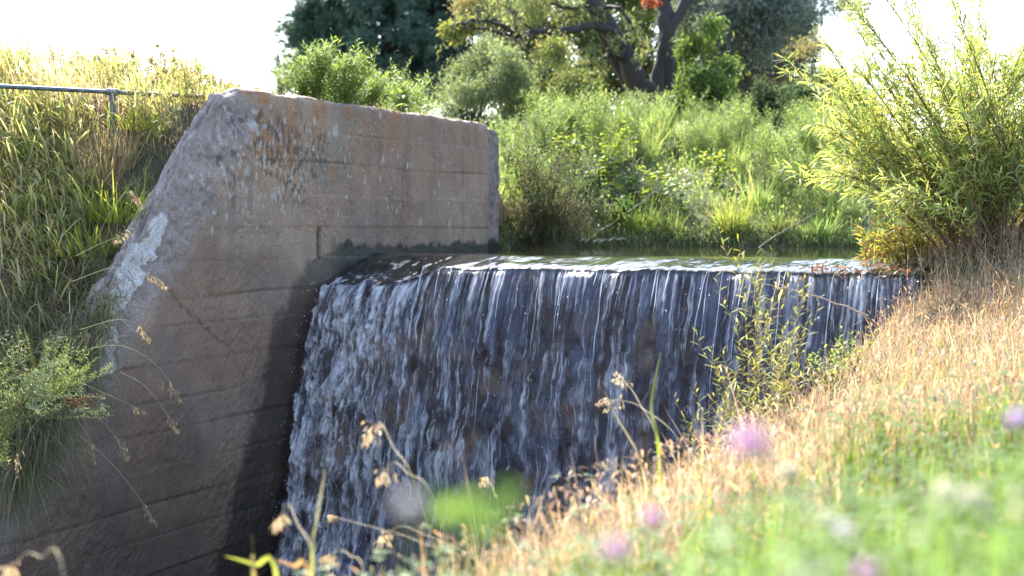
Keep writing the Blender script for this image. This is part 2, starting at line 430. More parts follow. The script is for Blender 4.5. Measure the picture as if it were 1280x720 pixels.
# top surface and rear rows
THK = 0.30
front = np.stack([SG, -D, ZG], -1)
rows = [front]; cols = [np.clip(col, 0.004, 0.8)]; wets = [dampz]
last = front[:, -1]; lc = cols[0][:, -1]
slm = sst(-0.92, -1.2, sv)
for k, f in enumerate(np.linspace(0.03, 1, 26)):
    r = last.copy(); y0 = -D[:, -1] * (1 - f)
    bump_ = (fbm(sv * 9, sv * 0 + f * 4.0, 80, 4, 0.6) - 0.5)
    r[:, 1] = y0 + THK * f; r[:, 2] += (0.022 * math.sin(math.pi * f) + bump_ * (0.03 + 0.07 * slm)) * min(1, f * 6) - 0.05 * max(0, f - 0.9) / 0.1
    r[:, 0] += -slm * bump_ * 0.05 * min(1, f * 6)
    kc = np.array([0.37, 0.285, 0.25]) * (0.8 + 1.3 * bump_ + 0.5 * (vn(sv * 40, sv * 0 + f * 16, 81) - 0.5))[:, None]
    w = min(1, f * 5) * 0.85
    rows.append(r[:, None]); cols.append((lc * (1 - w) + kc * w)[:, None]); wets.append(np.zeros((ns, 1)))
r = last.copy(); r[:, 1] = THK; r[:, 2] = -3.6
rows.append(r[:, None]); cols.append(lc[:, None]); wets.append(np.zeros((ns, 1)))
VV = np.concatenate(rows, 1); CCc = np.concatenate(cols, 1); WW = np.concatenate(wets, 1)
idx = np.arange(VV.shape[0] * VV.shape[1]).reshape(VV.shape[:2])
Q = np.stack([idx[:-1, :-1], idx[1:, :-1], idx[1:, 1:], idx[:-1, 1:]], -1).reshape(-1, 4)
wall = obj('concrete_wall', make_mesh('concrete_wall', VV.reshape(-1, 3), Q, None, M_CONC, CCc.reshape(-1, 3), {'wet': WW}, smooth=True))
wall.location = (K2[0], K2[1], 0); wall.rotation_euler = (0, 0, FRAME_ROT)
tag(wall, 'weathered board-marked concrete wing wall with lichen and sloping end', 'retaining wall')
# end pier: a rough darker strip beyond the joint
n1, n2 = 60, 240
s1 = np.linspace(3.30, 3.72, n1); h1 = np.linspace(0, 1, n2)
S1, H1 = np.meshgrid(s1, h1, indexing='ij')
Z1 = -3.6 + (1.0 + 3.6 + (fbm(S1 * 6, S1 * 0, 82) - 0.5) * 0.05 - 0.12 * sst(3.5, 3.7, S1)) * H1
rough1 = fbm(S1 * 16, Z1 * 16, 83, 4, 0.65) - 0.5
D1 = -0.03 + 0.06 * rough1 - 0.09 * sst(3.6, 3.72, S1)
c1 = (np.array([0.20, 0.15, 0.13]) * (1 + 1.1 * rough1)[..., None])
mo1 = sst(-0.12, -0.2, Z1 + (fbm(S1 * 12, Z1 * 12, 84) - 0.5) * 0.15)[..., None]
c1 = c1 + (np.array([0.02, 0.02, 0.012]) - c1) * mo1
F1 = np.stack([S1, -D1, Z1], -1)
tp = F1[:, -1].copy(); tp[:, 1] = 0.3
tb = tp.copy(); tb[:, 2] = -3.6
VV = np.concatenate([F1, tp[:, None], tb[:, None]], 1); CC1 = np.concatenate([c1, c1[:, -1:], c1[:, -1:]], 1)
idx = np.arange(VV.shape[0] * VV.shape[1]).reshape(VV.shape[:2])
Q = np.stack([idx[:-1, :-1], idx[1:, :-1], idx[1:, 1:], idx[:-1, 1:]], -1).reshape(-1, 4)
endf = np.concatenate([idx[-1, :]])
obj('end_pier', make_mesh('end_pier', VV.reshape(-1, 3), Q, None, M_CONC, np.clip(CC1.reshape(-1, 3), 0.01, 1), {'wet': np.zeros(VV.shape[:2])}, smooth=True), wall)

# ------------------------------------------------------------------ weir body and water
CR = -0.365
def notch(t): return sst(1.25, 0.75, t + 0 * t)
def face_s(z): return -0.26 * np.maximum(CR - z, 0) - 0.10 * (1 - np.exp(-np.maximum(CR - z, 0) / 0.25))
tv = np.linspace(0.0, 5.0, 420)
prof = [(0.75, -1.3), (0.6, -0.6), (0.5, CR - 0.03), (0.4, CR), (0.2, CR - 0.012), (0.05, CR - 0.02)] + [(float(face_s(z)) + 0.02, z) for z in np.linspace(CR - 0.03, -3.5, 260)]
prof = np.array(prof)
TW, PW = np.meshgrid(tv, np.arange(len(prof)), indexing='ij')
SW = prof[PW, 0]; ZW = prof[PW, 1] - 0.13 * notch(TW) * (PW > 0) * (ZWt := (prof[PW, 1] > -0.6))
fm = sst(5, 12, PW)
rk = fbm(TW * 3.2, ZW * 3.2, 90, 5, 0.55)
SW = SW - (rk - 0.5) * 0.16 * fm - (fbm(TW * 14, ZW * 14, 96) - 0.5) * 0.03 * fm
cw = (np.array([0.05, 0.036, 0.03]) + np.array([0.11, 0.065, 0.034]) * sst(0.45, 0.7, fbm(TW * 4, ZW * 4, 98))[..., None]) * (0.5 + fbm(TW * 20, ZW * 20, 99))[..., None]
idx = np.arange(TW.size).reshape(TW.shape)
Q = np.stack([idx[:-1, :-1], idx[:-1, 1:], idx[1:, 1:], idx[1:, :-1]], -1).reshape(-1, 4)
weir = obj('weir', make_mesh('weir', np.stack([SW, -TW, ZW], -1).reshape(-1, 3), Q, None, M_CONC, cw.reshape(-1, 3), {'wet': np.ones(TW.shape)}, smooth=True))
weir.location = (K2[0], K2[1], 0); weir.rotation_euler = (0, 0, FRAME_ROT)
tag(weir, 'dark wet rough weir face behind the falling water', 'weir')

def fall_mat():
    m, nt, out = new_mat('falling_water')
    fo = N(nt, 'ShaderNodeAttribute', _attribute_name='foam')
    fi = N(nt, 'ShaderNodeAttribute', _attribute_name='film')
    tc = N(nt, 'ShaderNodeTexCoord')
    mp = N(nt, 'ShaderNodeMapping'); mp.inputs['Scale'].default_value = (6, 90, 8)
    L(nt, tc.outputs['Object'], mp.inputs[0])
    no = N(nt, 'ShaderNodeTexNoise', Scale=1.0, Detail=5, Roughness=0.6); L(nt, mp.outputs[0], no.inputs['Vector'])
    bp = N(nt, 'ShaderNodeBump', Strength=0.7, Distance=0.02); L(nt, no.outputs['Fac'], bp.inputs['Height'])
    # foam streak fraction broken up by fine noise
    sb = N(nt, 'ShaderNodeMath', _operation='SUBTRACT'); sb.inputs[1].default_value = 0.5; L(nt, no.outputs['Fac'], sb.inputs[0])
    ml = N(nt, 'ShaderNodeMath', _operation='MULTIPLY'); ml.inputs[1].default_value = 1.1; L(nt, sb.outputs[0], ml.inputs[0])
    ad = N(nt, 'ShaderNodeMath', _operation='ADD'); L(nt, fo.outputs['Fac'], ad.inputs[0]); L(nt, ml.outputs[0], ad.inputs[1])
    mr = N(nt, 'ShaderNodeMapRange', _interpolation_type='SMOOTHSTEP'); mr.inputs['From Min'].default_value = 0.05; mr.inputs['From Max'].default_value = 1.2
    L(nt, ad.outputs[0], mr.inputs['Value'])
    gl = N(nt, 'ShaderNodeBsdfPrincipled', Roughness=0.07, IOR=1.33)
    gl.inputs['Base Color'].default_value = (0.075, 0.09, 0.14, 1)
    gl.inputs['Specular IOR Level'].default_value = 0.8
    ae = N(nt, 'ShaderNodeAttribute', _attribute_name='aerated')
    gc = N(nt, 'ShaderNodeMix', _data_type='RGBA'); gc.inputs[6].default_value = (0.018, 0.02, 0.016, 1); gc.inputs[7].default_value = (0.085, 0.088, 0.13, 1)
    bs = N(nt, 'ShaderNodeMapRange'); bs.inputs['To Min'].default_value = 0.08; bs.inputs['To Max'].default_value = 0.7
    L(nt, ae.outputs['Fac'], bs.inputs['Value']); L(nt, bs.outputs[0], bp.inputs['Strength'])
    L(nt, ae.outputs['Fac'], gc.inputs[0]); L(nt, gc.outputs[2], gl.inputs['Base Color'])
    L(nt, bp.outputs[0], gl.inputs['Normal'])
    tp = N(nt, 'ShaderNodeBsdfTransparent'); tp.inputs[0].default_value = (0.94, 0.92, 0.95, 1)
    m1 = N(nt, 'ShaderNodeMixShader'); L(nt, fi.outputs['Fac'], m1.inputs[0]); L(nt, tp.outputs[0], m1.inputs[1]); L(nt, gl.outputs[0], m1.inputs[2])
    df = N(nt, 'ShaderNodeBsdfPrincipled', Roughness=0.25); df.inputs['Base Color'].default_value = (0.88, 0.84, 0.86, 1)
    L(nt, bp.outputs[0], df.inputs['Normal'])
    tl = N(nt, 'ShaderNodeBsdfTranslucent'); tl.inputs[0].default_value = (0.92, 0.88, 0.88, 1); L(nt, bp.outputs[0], tl.inputs['Normal'])
    m2 = N(nt, 'ShaderNodeMixShader', Fac=0.45); L(nt, df.outputs[0], m2.inputs[1]); L(nt, tl.outputs[0], m2.inputs[2])
    m3 = N(nt, 'ShaderNodeMixShader'); L(nt, mr.outputs[0], m3.inputs[0]); L(nt, m1.outputs[0], m3.inputs[1]); L(nt, m2.outputs[0], m3.inputs[2])
    L(nt, m3.outputs[0], out.inputs['Surface'])
    return m
M_FALL = fall_mat()

nt_, nw = 1250, 520
tv = np.linspace(0.005, 4.98, nt_)
ztopw = -0.265
# path from the pool over the crest and down
flat = [(0.95, -0.265), (0.75, -0.268), (0.6, -0.275), (0.45, -0.289), (0.3, -0.305), (0.18, -0.318), (0.08, -0.332), (0.02, -0.345)]
zz = np.concatenate([np.linspace(-0.36, -0.6, 60), np.linspace(-0.606, -3.3, nw - 60 - 40)])
fl = np.array(flat); fl = curve(np.column_stack([fl, np.zeros(len(fl))]), 40)[:, :2]
prof = np.vstack([fl, np.column_stack([face_s(zz) - 0.035 - 0.035 * (1 - np.exp(-(CR - zz) / 0.3)), zz])])
IW = np.arange(len(prof))
TF, IF = np.meshgrid(tv, IW, indexing='ij')
SF = prof[IF, 0].copy(); ZF = prof[IF, 1].copy()
fallm = sst(38, 55, IF.astype(float)); q = TF + 0
nb = notch(TF + (fbm(TF * 0 + 0.3, ZF * 4, 105) - 0.5) * 0.2)
# drawdown at the notch beside the wall
ZF = ZF - nb * 0.125 * sst(0.95, 0.05, SF) * sst(-0.75, -0.3, ZF)
warp = (fbm(TF * 3, ZF * 1.6, 110) - 0.5) * 0.10 + (fbm(TF * 12, ZF * 5, 111) - 0.5) * 0.035 * sst(-0.4, -1.6, ZF)
warp = warp + (fbm(TF * 24, ZF * 11, 216, 2) - 0.5) * 0.045 * sst(-0.34, -0.9, ZF) + (vn(TF * 9, ZF * 6, 217) - 0.5) * 0.05 * sst(-0.4, -1.2, ZF)
tq = TF + warp
zc = ZF * 0.55
def ridge(k, seed, p, zs): return np.clip(1 - np.abs(2 * vn(tq * k, zc * zs + tq * 0.6, seed) - 1), 0, 1) ** p
depth = np.clip((-0.36 - ZF) / 2.7, 0, 1)
dash = lambda k, z, sd: sst(0.30, 0.62, vn(tq * k, ZF * z, sd))
st1 = ridge(6, 113, 15, 0.22) * sst(0.2, 0.5, fbm(TF * 2.3, ZF * 0.5, 112)) * (0.65 + 0.35 * dash(14, 5, 201))
st2 = ridge(13, 114, 10, 0.25) * sst(0.28, 0.55, fbm(TF * 6, ZF * 0.8, 118)) * (0.6 + 0.4 * dash(24, 6, 202))
st3 = ridge(30, 115, 5, 0.35) * sst(0.30, 0.6, fbm(TF * 9, ZF * 1.2, 119)) * (0.5 + 0.5 * dash(40, 6, 203))
streak = np.maximum(np.maximum(st1, 0.95 * st2), 0.75 * st3)
fine = 0.6 * vn(tq * 48, ZF * 2.6, 204) + 0.4 * vn(tq * 85, ZF * 5.0, 205)
comb = np.clip(0.75 * ridge(22, 206, 3, 0.4) + 0.5 * ridge(47, 207, 3, 0.6), 0, 1) * np.exp(-np.maximum(-0.33 - ZF, 0) / (0.05 + 0.26 * vn(tq * 7, TF * 0, 208))) * sst(0.30, 0.55, vn(tq * 5, TF * 0 + 4, 209))
cloud = sst(0.42, 0.72, fbm(tq * 8, ZF * 1.7, 120, 5, 0.62)) * sst(0.05, 0.42, depth)
hole = sst(0.52, 0.70, fbm(tq * 7.0, ZF * 2.6, 125, 4, 0.6)) * sst(0.05, 0.2, depth)
foam = 1.0 * streak * (1.0 - 0.5 * depth) + 1.0 * comb + cloud * 0.32 + 0.0 + 0.65 * (fine - 0.45)
lf = sst(1.25, 0.5, TF + (fbm(TF * 2, ZF * 2, 131) - 0.5) * 0.7)
turb = fbm(TF * 13 + ZF * 2 + warp * 10, ZF * 7.5 + warp * 16, 132, 5, 0.66)
lft = 0.27 + 0.55 * sst(0.36, 0.74, turb) + 0.55 * (fine - 0.45)
foam = foam * (1 - 0.55 * lf) + lf * lft * sst(-0.36, -0.5, ZF) * sst(0.0, 0.10, TF + (turb - 0.5) * 0.3)
foam = foam * (1 - 0.45 * sst(3.6, 4.3, TF) * sst(0.35, 0.6, fbm(TF * 5, ZF * 0.8, 215)))
foam = foam * (1 - 0.85 * hole * (1 - 0.45 * lf))
bead = 0.62 + 0.76 * vn(tq * 60, ZF * 20, 218)
foam = foam * bead
foam = foam * fallm + (1 - fallm) * 0.9 * (0.25 + 0.75 * nb) * sst(0.5, 0.03, SF) * sst(0.50, 0.72, fbm(TF * 15, SF * 10, 210))
veil = fbm(tq * 13, ZF * 1.3, 135, 4, 0.6)
film = 0.08 + 0.72 * sst(0.30, 0.66, veil) + 0.15 * sst(-1.2, -0.4, ZF) - 0.5 * hole + 0.35 * (fine - 0.5)
film = film * (0.85 + 0.15 * depth) - 0.25 * sst(0.45, 0.6, fbm(TF * 3, ZF * 2, 136))
film = np.clip(film * fallm + (1 - fallm) * 0.97, 0, 0.97)
edge = sst(0.0, 0.05, TF - 0.05 + (fbm(ZF * 6, TF * 5, 137) - 0.5) * 0.22 * sst(-0.5, -1, ZF))
film = film * edge; foam = foam * edge - (1 - edge) * 0.8
bulge = streak * 0.022 + comb * 0.02 + (fbm(tq * 10, ZF * 2.2, 138) - 0.5) * 0.05 + (fine - 0.5) * 0.02 + lf * (turb - 0.35) * 0.14 + (fbm(TF * 3.2, ZF * 3.2, 90, 5, 0.55) - 0.5) * 0.10
SF = SF - bulge * fallm
ZF = ZF + (1 - fallm) * ((fbm(TF * 5, SF * 3, 139) - 0.5) * 0.03 * sst(0.95, 0.5, SF) + (vn(tq * 22, SF * 5, 140) - 0.5) * 0.014 * sst(0.4, 0.0, SF) - nb * 0.07 * (fbm(TF * 8, SF * 6, 211, 3) - 0.3) * sst(0.95, 0.6, SF))
idx = np.arange(TF.size).reshape(TF.shape)
Q = np.stack([idx[:-1, :-1], idx[:-1, 1:], idx[1:, 1:], idx[1:, :-1]], -1).reshape(-1, 4)
fall = obj('waterfall', make_mesh('waterfall', np.stack([SF, -TF, ZF], -1).reshape(-1, 3), Q, None, M_FALL, None, {'foam': foam, 'film': film, 'aerated': fallm}, smooth=True))
fall.location = (K2[0], K2[1], 0); fall.rotation_euler = (0, 0, FRAME_ROT)
tag(fall, 'white streaked sheet of water falling over the weir', 'waterfall', kind='structure')

def strand_mat():
    m, nt, out = new_mat('water_strand')
    pr = N(nt, 'ShaderNodeBsdfPrincipled', Roughness=0.12, IOR=1.33); pr.inputs['Base Color'].default_value = (0.75, 0.79, 0.88, 1)
    tl = N(nt, 'ShaderNodeBsdfTranslucent'); tl.inputs[0].default_value = (0.9, 0.92, 0.97, 1)
    tp = N(nt, 'ShaderNodeBsdfTransparent')
    m1 = N(nt, 'ShaderNodeMixShader', Fac=0.4); L(nt, pr.outputs[0], m1.inputs[1]); L(nt, tl.outputs[0], m1.inputs[2])
    m2 = N(nt, 'ShaderNodeMixShader', Fac=0.35); L(nt, m1.outputs[0], m2.inputs[1]); L(nt, tp.outputs[0], m2.inputs[2])
    L(nt, m2.outputs[0], out.inputs['Surface'])
    return m
M_STRAND = strand_mat()
mb = MB(); r_ = np.random.default_rng(140)
for k in range(34):
    t0 = r_.uniform(0.9, 4.9); 
    z0 = -0.33 - (0 if r_.random() < 0.72 else r_.uniform(0.1, 1.6)); ln = r_.uniform(0.15, 0.9) * (1.4 if k % 4 == 0 else 0.8)
    n = 22; zt = np.linspace(z0, max(z0 - ln, -3.2), n)
    ts = t0 + (vn(zt * 1.2 + k, zt * 0 + k * 0.7, 141) - 0.5) * 0.07 + (vn(zt * 7 + k, zt * 0, 142) - 0.5) * 0.012
    ss = face_s(zt) - 0.065 - 0.03 * r_.random() - 0.03 * (1 - np.exp((zt + 0.33) / 0.3))
    ss = np.where(zt > -0.345, 0.0, ss)
    pts = np.stack([ss, -ts, zt], -1)
    rr = r_.uniform(0.0018, 0.0042) * np.sin(np.pi * np.linspace(0.04, 0.98, n)) ** 0.6 * (0.55 + 0.9 * vn(zt * 14 + k, zt * 0 + k, 143))
    tube(mb, pts, rr, (1, 1, 1), 5)
st_ = obj('water_strands', mb.mesh('water_strands', M_STRAND, True), fall); st_['kind'] = 'stuff'
# spray drops thrown off beside the wall and low down
mb = MB(); n = 1500
tt = np.abs(r_.normal(0, 0.7, n)) + 0.01; w_ = r_.random(n) < 0.45; tt[w_] = r_.uniform(0.2, 4.8, w_.sum())
zt = r_.uniform(-3.2, -0.45, n); sd = face_s(zt) - 0.1 - np.abs(r_.normal(0, 0.06, n))
rd = r_.uniform(0.0015, 0.005, n)
octv = np.array([(1,0,0),(0,1,0),(-1,0,0),(0,-1,0),(0,0,1.8),(0,0,-1.8)])
Vd = np.stack([sd, -tt, zt], -1)[:, None] + octv[None] * rd[:, None, None]
b6 = np.arange(n)[:, None] * 6
Td = np.concatenate([b6 + np.array(f)[None] for f in [(0,1,4),(1,2,4),(2,3,4),(3,0,4),(1,0,5),(2,1,5),(3,2,5),(0,3,5)]])
sp_ = obj('spray_drops', make_mesh('spray_drops', Vd.reshape(-1, 3), None, Td, M_STRAND), fall); sp_['kind'] = 'stuff'

def pond_mat(name, colr, bump, rough):
    m, nt, out = new_mat(name)
    tc = N(nt, 'ShaderNodeTexCoord')
    mp = N(nt, 'ShaderNodeMapping'); mp.inputs['Scale'].default_value = (1, 2.2, 1)
    L(nt, tc.outputs['Object'], mp.inputs[0])
    no = N(nt, 'ShaderNodeTexNoise', Scale=5, Detail=3); L(nt, mp.outputs[0], no.inputs['Vector'])
    bp = N(nt, 'ShaderNodeBump', Strength=bump, Distance=0.02); L(nt, no.outputs['Fac'], bp.inputs['Height'])
    pr = N(nt, 'ShaderNodeBsdfPrincipled', Roughness=rough, IOR=1.33); pr.inputs['Base Color'].default_value = (*colr, 1)
    L(nt, bp.outputs[0], pr.inputs['Normal']); L(nt, pr.outputs[0], out.inputs['Surface'])
    return m
s2 = np.linspace(0.94, 46, 120); t2 = np.linspace(0.0, 80, 120)
S2, T2 = np.meshgrid(s2, t2, indexing='ij')
idx = np.arange(S2.size).reshape(S2.shape)
Q = np.stack([idx[:-1, :-1], idx[:-1, 1:], idx[1:, 1:], idx[1:, :-1]], -1).reshape(-1, 4)
pond = obj('pond_water', make_mesh('pond_water', np.stack([S2, -T2, S2 * 0 - 0.2652], -1).reshape(-1, 3), Q, None, pond_mat('still_water', (0.03, 0.032, 0.014), 0.05, 0.03), smooth=True))
pond.location = (K2[0], K2[1], 0); pond.rotation_euler = (0, 0, FRAME_ROT)
tag(pond, 'calm olive pool of creek water behind the weir', 'water', kind='structure')
Vp = [(-60, 0.0, -3.2), (-0.2, 0.0, -3.2), (-0.2, -5.4, -3.2), (-60, -5.4, -3.2)]
pool = obj('plunge_pool_water', make_mesh('plunge_pool_water', Vp, [(0, 3, 2, 1)], None, pond_mat('dark_water', (0.012, 0.014, 0.014), 0.5, 0.06)))
pool.location = (K2[0], K2[1], 0); pool.rotation_euler = (0, 0, FRAME_ROT)
tag(pool, 'dark plunge pool at the foot of the fall', 'water', kind='structure')

# ================================================================== vegetation
def cmix(r, n, cols, w=None, jit=0.18):
    cols = np.asarray(cols, float); i = r.choice(len(cols), n, p=w)
    c = cols[i] * (1 + r.normal(0, jit, (n, 1))) * (1 + r.normal(0, 0.06, (n, 3)))
    return np.clip(c, 0.004, 0.8)

def sdir(r, n, lean=0.45):
    a = r.uniform(0, 2 * np.pi, n); l = np.abs(r.normal(0, lean, n))
    d = np.stack([np.cos(a) * l, np.sin(a) * l, np.ones(n)], -1)
    b = r.uniform(0, 2 * np.pi, n)
    return nrm(d), np.stack([np.cos(b), np.sin(b), np.zeros(n)], -1)

def perp(r, d):
    q = nrm(r.normal(size=d.shape)); return nrm(np.cross(d, q))

def st_scatter(r, n, s0, s1, t0, t1, keep=None):
    s = r.uniform(s0, s1, n); t = r.uniform(t0, t1, n)
    if keep is not None:
        k = keep(s, t); s, t = s[k], t[k]
    x, y = st2xy(s, t); z = ground(s, t)
    return s, t, np.stack([x, y, z], -1)

def stuff(name, mb, mat, label, cat):
    return tag(obj(name, mb.mesh(name, mat)), label, cat, kind='stuff')

GREEN = [(0.12, 0.17, 0.05), (0.16, 0.20, 0.065), (0.09, 0.14, 0.045), (0.22, 0.22, 0.085)]
YGREEN = [(0.27, 0.29, 0.10), (0.34, 0.32, 0.13), (0.20, 0.23, 0.085), (0.40, 0.34, 0.19)]
TAN = [(0.42, 0.295, 0.195), (0.49, 0.365, 0.26), (0.35, 0.235, 0.15), (0.56, 0.45, 0.34)]
DEAD = [(0.26, 0.21, 0.15), (0.34, 0.28, 0.21), (0.18, 0.14, 0.10), (0.43, 0.37, 0.28)]

# ---- left embankment
r = np.random.default_rng(201)
mb = MB()
s, t, p = st_scatter(r, 66000, -5.2, 3.3, -5.5, -0.32, lambda s, t: r.random(len(s)) < np.where(s < -1.0, 1.0, 0.55))
n = len(p); d, sd = sdir(r, n, 0.85)
fr = sst(-1.0, -2.4, s)                     # the sloping face leans out over the creek
d = d + np.outer(fr, -0.5 * np.array([*A2, 0])) + np.outer(fr, 0.25 * np.array([*B2, 0]))
patchn = fbm(p[:, 0] * 1.4, p[:, 1] * 1.4 + p[:, 2], 211)
grn = r.random(n) < np.clip(0.18 + 1.5 * (patchn - 0.45) + 0.25 * sst(-3.0, -1.6, s), 0.05, 0.95)
grn &= ~((s > -1.6) & (r.random(n) < 0.75)); lowb = sst(-2.0, -2.8, s + (fbm(s * 2, t * 2, 217) - 0.5)); grn &= ~(r.random(n) < 0.55 * lowb)
c = np.where(grn[:, None], np.where((r.random(n) < lowb)[:, None], cmix(r, n, GREEN), cmix(r, n, YGREEN)), np.where((r.random(n) < 0.25 + 0.75 * lowb)[:, None], cmix(r, n, DEAD), cmix(r, n, TAN)))
ln = r.uniform(0.16, 0.5, n) * (0.7 + 0.7 * patchn) * np.where(s > -1.3, 0.46, 1)
bare = sst(-0.9, -0.5, t) * sst(-2.3, -1.9, s) * sst(-0.9, -1.3, s); c = np.where((r.random(n) < bare * 0.8)[:, None], cmix(r, n, DEAD[:3]), c); ln = ln * (1 - 0.55 * bare)
strips(mb, p, d, sd, ln, r.uniform(0.004, 0.010, n), 3, r.uniform(0.05, 0.75, n), c, GRASSP, c * 1.15)
s, t, p = st_scatter(r, 34000, -3.4, -0.9, -5.0, -0.4, lambda s, t: (fbm(s * 2.2 + 5, t * 2.2, 214) > 0.44) & (r.random(len(s)) < sst(-3.0, -2.1, s)))
n = len(p); d, sd = sdir(r, n, 0.8); d = d + np.array([*(-0.25 * A2), 0]); c = cmix(r, n, YGREEN + [(0.36, 0.37, 0.13), (0.44, 0.41, 0.18), (0.48, 0.39, 0.24), (0.50, 0.42, 0.29)])
strips(mb, p + np.outer(r.uniform(0.02, 0.3, n), [0, 0, 1]), d, sd, r.uniform(0.14, 0.34, n), r.uniform(0.009, 0.017, n), 4, r.uniform(0.1, 0.9, n), c, LEAFP, c * 1.1)
stuff('bank_grass', mb, M_GRASS, 'mixed yellow green and dead grass covering the left embankment', 'grass')
# thatch hanging over the edge of the wall
mb = MB()
s, t, p = st_scatter(r, 15000, -5.2, -2.15, -0.75, -0.17, None)
n = len(p); w = sst(-2.15, -3.0, s)
a = r.uniform(-0.5, 0.9, n)
d = np.outer(np.ones(n), [*B2, 0]) * r.uniform(0.2, 1.0, n)[:, None] - np.outer(a, [*A2, 0]) * 0.7 + np.outer(r.uniform(-0.1, 0.7, n), [0, 0, 1])
p, d, w = [q_[s > -3.5] for q_ in (p, d, w)]; n = len(p)
c = np.where((r.random(n) < 0.45)[:, None], cmix(r, n, GREEN), cmix(r, n, DEAD))
strips(mb, p, d, perp(r, nrm(d)), r.uniform(0.12, 0.42, n) * (0.35 + 0.75 * w), r.uniform(0.003, 0.008, n), 4, r.uniform(0.3, 1.3, n), c)
stuff('hanging_thatch', mb, M_GRASS, 'tangled dead grass hanging over the sloping wall edge', 'grass')

mb = MB()
s = r.uniform(-5.2, -2.0, 16000); t = r.uniform(-0.36, 0.02, 16000); k = r.random(16000) < sst(-2.3, -3.0, s) * 0.9 + 0.10 * (t < -0.2); s, t = s[k], t[k]
x, y = st2xy(s, t); p = np.stack([x, y, wall_top(s) - 0.02], -1); n = len(p); w = sst(-2.2, -3.0, s)
d = np.outer(r.uniform(0.0, 0.8, n), [*B2, 0]) - np.outer(r.uniform(-0.1, 0.9, n), [*A2, 0]) + np.outer(r.uniform(0.0, 0.8, n), [0, 0, 1])
p, d, w = [q_[s > -3.5] for q_ in (p, d, w)]; n = len(p)
c = np.where((r.random(n) < 0.4)[:, None], cmix(r, n, GREEN), cmix(r, n, DEAD))
strips(mb, p, d, perp(r, nrm(d)), r.uniform(0.2, 0.55, n) * (0.35 + 0.75 * w), r.uniform(0.004, 0.009, n), 5, r.uniform(0.3, 1.4, n), c)
stuff('cap_grass', mb, M_GRASS, 'long drooping grass growing over the lower sloping end of the wall', 'grass')

# ---- plants as things
def weed_meshes(seed, h=0.8, nst=3, leafL=0.085, leafW=0.013, cols=GREEN, spread=0.25, step=0.016, stemc=(0.12, 0.13, 0.05), droop=0.25, branch=4, prof=LEAFP, stemr=0.004, bare=0.15):
    r = np.random.default_rng(seed); ms, ml = MB(), MB()
    for k in range(nst):
        a = r.uniform(0, 6.283); hh = h * r.uniform(0.65, 1.0); ll = spread * r.uniform(0.2, 1)
        b0 = np.array([r.normal(0, 0.03), r.normal(0, 0.03), -0.05])
        end = b0 + np.array([math.cos(a) * ll * hh, math.sin(a) * ll * hh, hh])
        mid = (b0 + end) / 2 + np.array([-math.cos(a), -math.sin(a), 0.3]) * 0.06 * hh
        axes = [(curve([b0, mid, end], 14), hh, bare)]
        for q in range(branch):
            i = r.integers(4, 12); o = axes[0][0][i]; aa = r.uniform(0, 6.283); bl = hh * r.uniform(0.18, 0.38)
            e = o + np.array([math.cos(aa) * bl * 0.55, math.sin(aa) * bl * 0.55, bl * 0.85])
            axes.append((curve([o, (o + e) / 2 + np.array([math.cos(aa), math.sin(aa), 0]) * bl * 0.12, e], 8), bl, 0.1))
        for j, (pts, al, br) in enumerate(axes):
            tube(ms, pts, np.linspace(stemr if j == 0 else stemr * 0.5, stemr * 0.3, len(pts)), stemc, 4)
            m = max(int(al * (1 - br) / step), 4); f = np.linspace(br, 1, m)
            ix = f * (len(pts) - 1); i0 = np.minimum(ix.astype(int), len(pts) - 2)
            o = pts[i0] + (pts[i0 + 1] - pts[i0]) * (ix - i0)[:, None]
            an = np.arange(m) * 2.4 + r.uniform(0, 6); up = 0.25 + 0.9 * f
            d = np.stack([np.cos(an), np.sin(an), up], -1) + r.normal(0, 0.18, (m, 3))
            sd = np.stack([-np.sin(an), np.cos(an), r.normal(0, 0.3, m)], -1)
            strips(ml, o, d, sd, leafL * r.uniform(0.7, 1.15, m) * (1.05 - 0.55 * f), leafW * (1.05 - 0.45 * f), 3, droop, cmix(r, m, cols, jit=0.15), prof)
    return ms.mesh('stem', M_STEM), ml.mesh('leaves', M_LEAF)

def place(name, label, cat, loc, meshes, rz=0.0, scale=1.0, group=None, tilt=None, parts=('stem', 'leaves')):
    return thing(name, label, cat, tuple(loc), list(zip(parts, meshes)), rz, scale, group, tilt)

def tuft_mesh(seed, n=160, h=0.45, w=0.009, cols=GREEN, rad=0.1, lean=0.4, droop=0.5):
    r = np.random.default_rng(seed); mb = MB()
    a = r.uniform(0, 6.283, n); q = rad * np.sqrt(r.random(n))
    p = np.stack([np.cos(a) * q, np.sin(a) * q, np.full(n, -0.03)], -1)
    d, sd = sdir(r, n, lean); d[:, :2] += p[:, :2] * 2.0
    c = cmix(r, n, cols)
    strips(mb, p, d, sd, h * r.uniform(0.5, 1.05, n), w * r.uniform(0.6, 1.2, n), 5, droop * r.uniform(0.2, 1.2, n), c, GRASSP, c * 1.1)
    return mb.mesh('blades', M_GRASS)

LUSH = [(0.20, 0.29, 0.085), (0.26, 0.34, 0.12), (0.31, 0.36, 0.13), (0.13, 0.20, 0.06)]
SILVG = [(0.13, 0.17, 0.08), (0.18, 0.21, 0.12), (0.10, 0.13, 0.06)]
weeds = [weed_meshes(300 + i, h, ns_, lL, lW, cols, spr, branch=5) for i, (h, ns_, lL, lW, cols, spr) in enumerate([
    (0.75, 8, 0.12, 0.0115, LUSH, 0.35), (0.95, 7, 0.13, 0.011, LUSH, 0.28), (0.6, 8, 0.10, 0.018, LUSH[:2], 0.55), (0.8, 7, 0.09, 0.009, SILVG, 0.4), (0.7, 8, 0.12, 0.011, LUSH[1:3], 0.5)])]

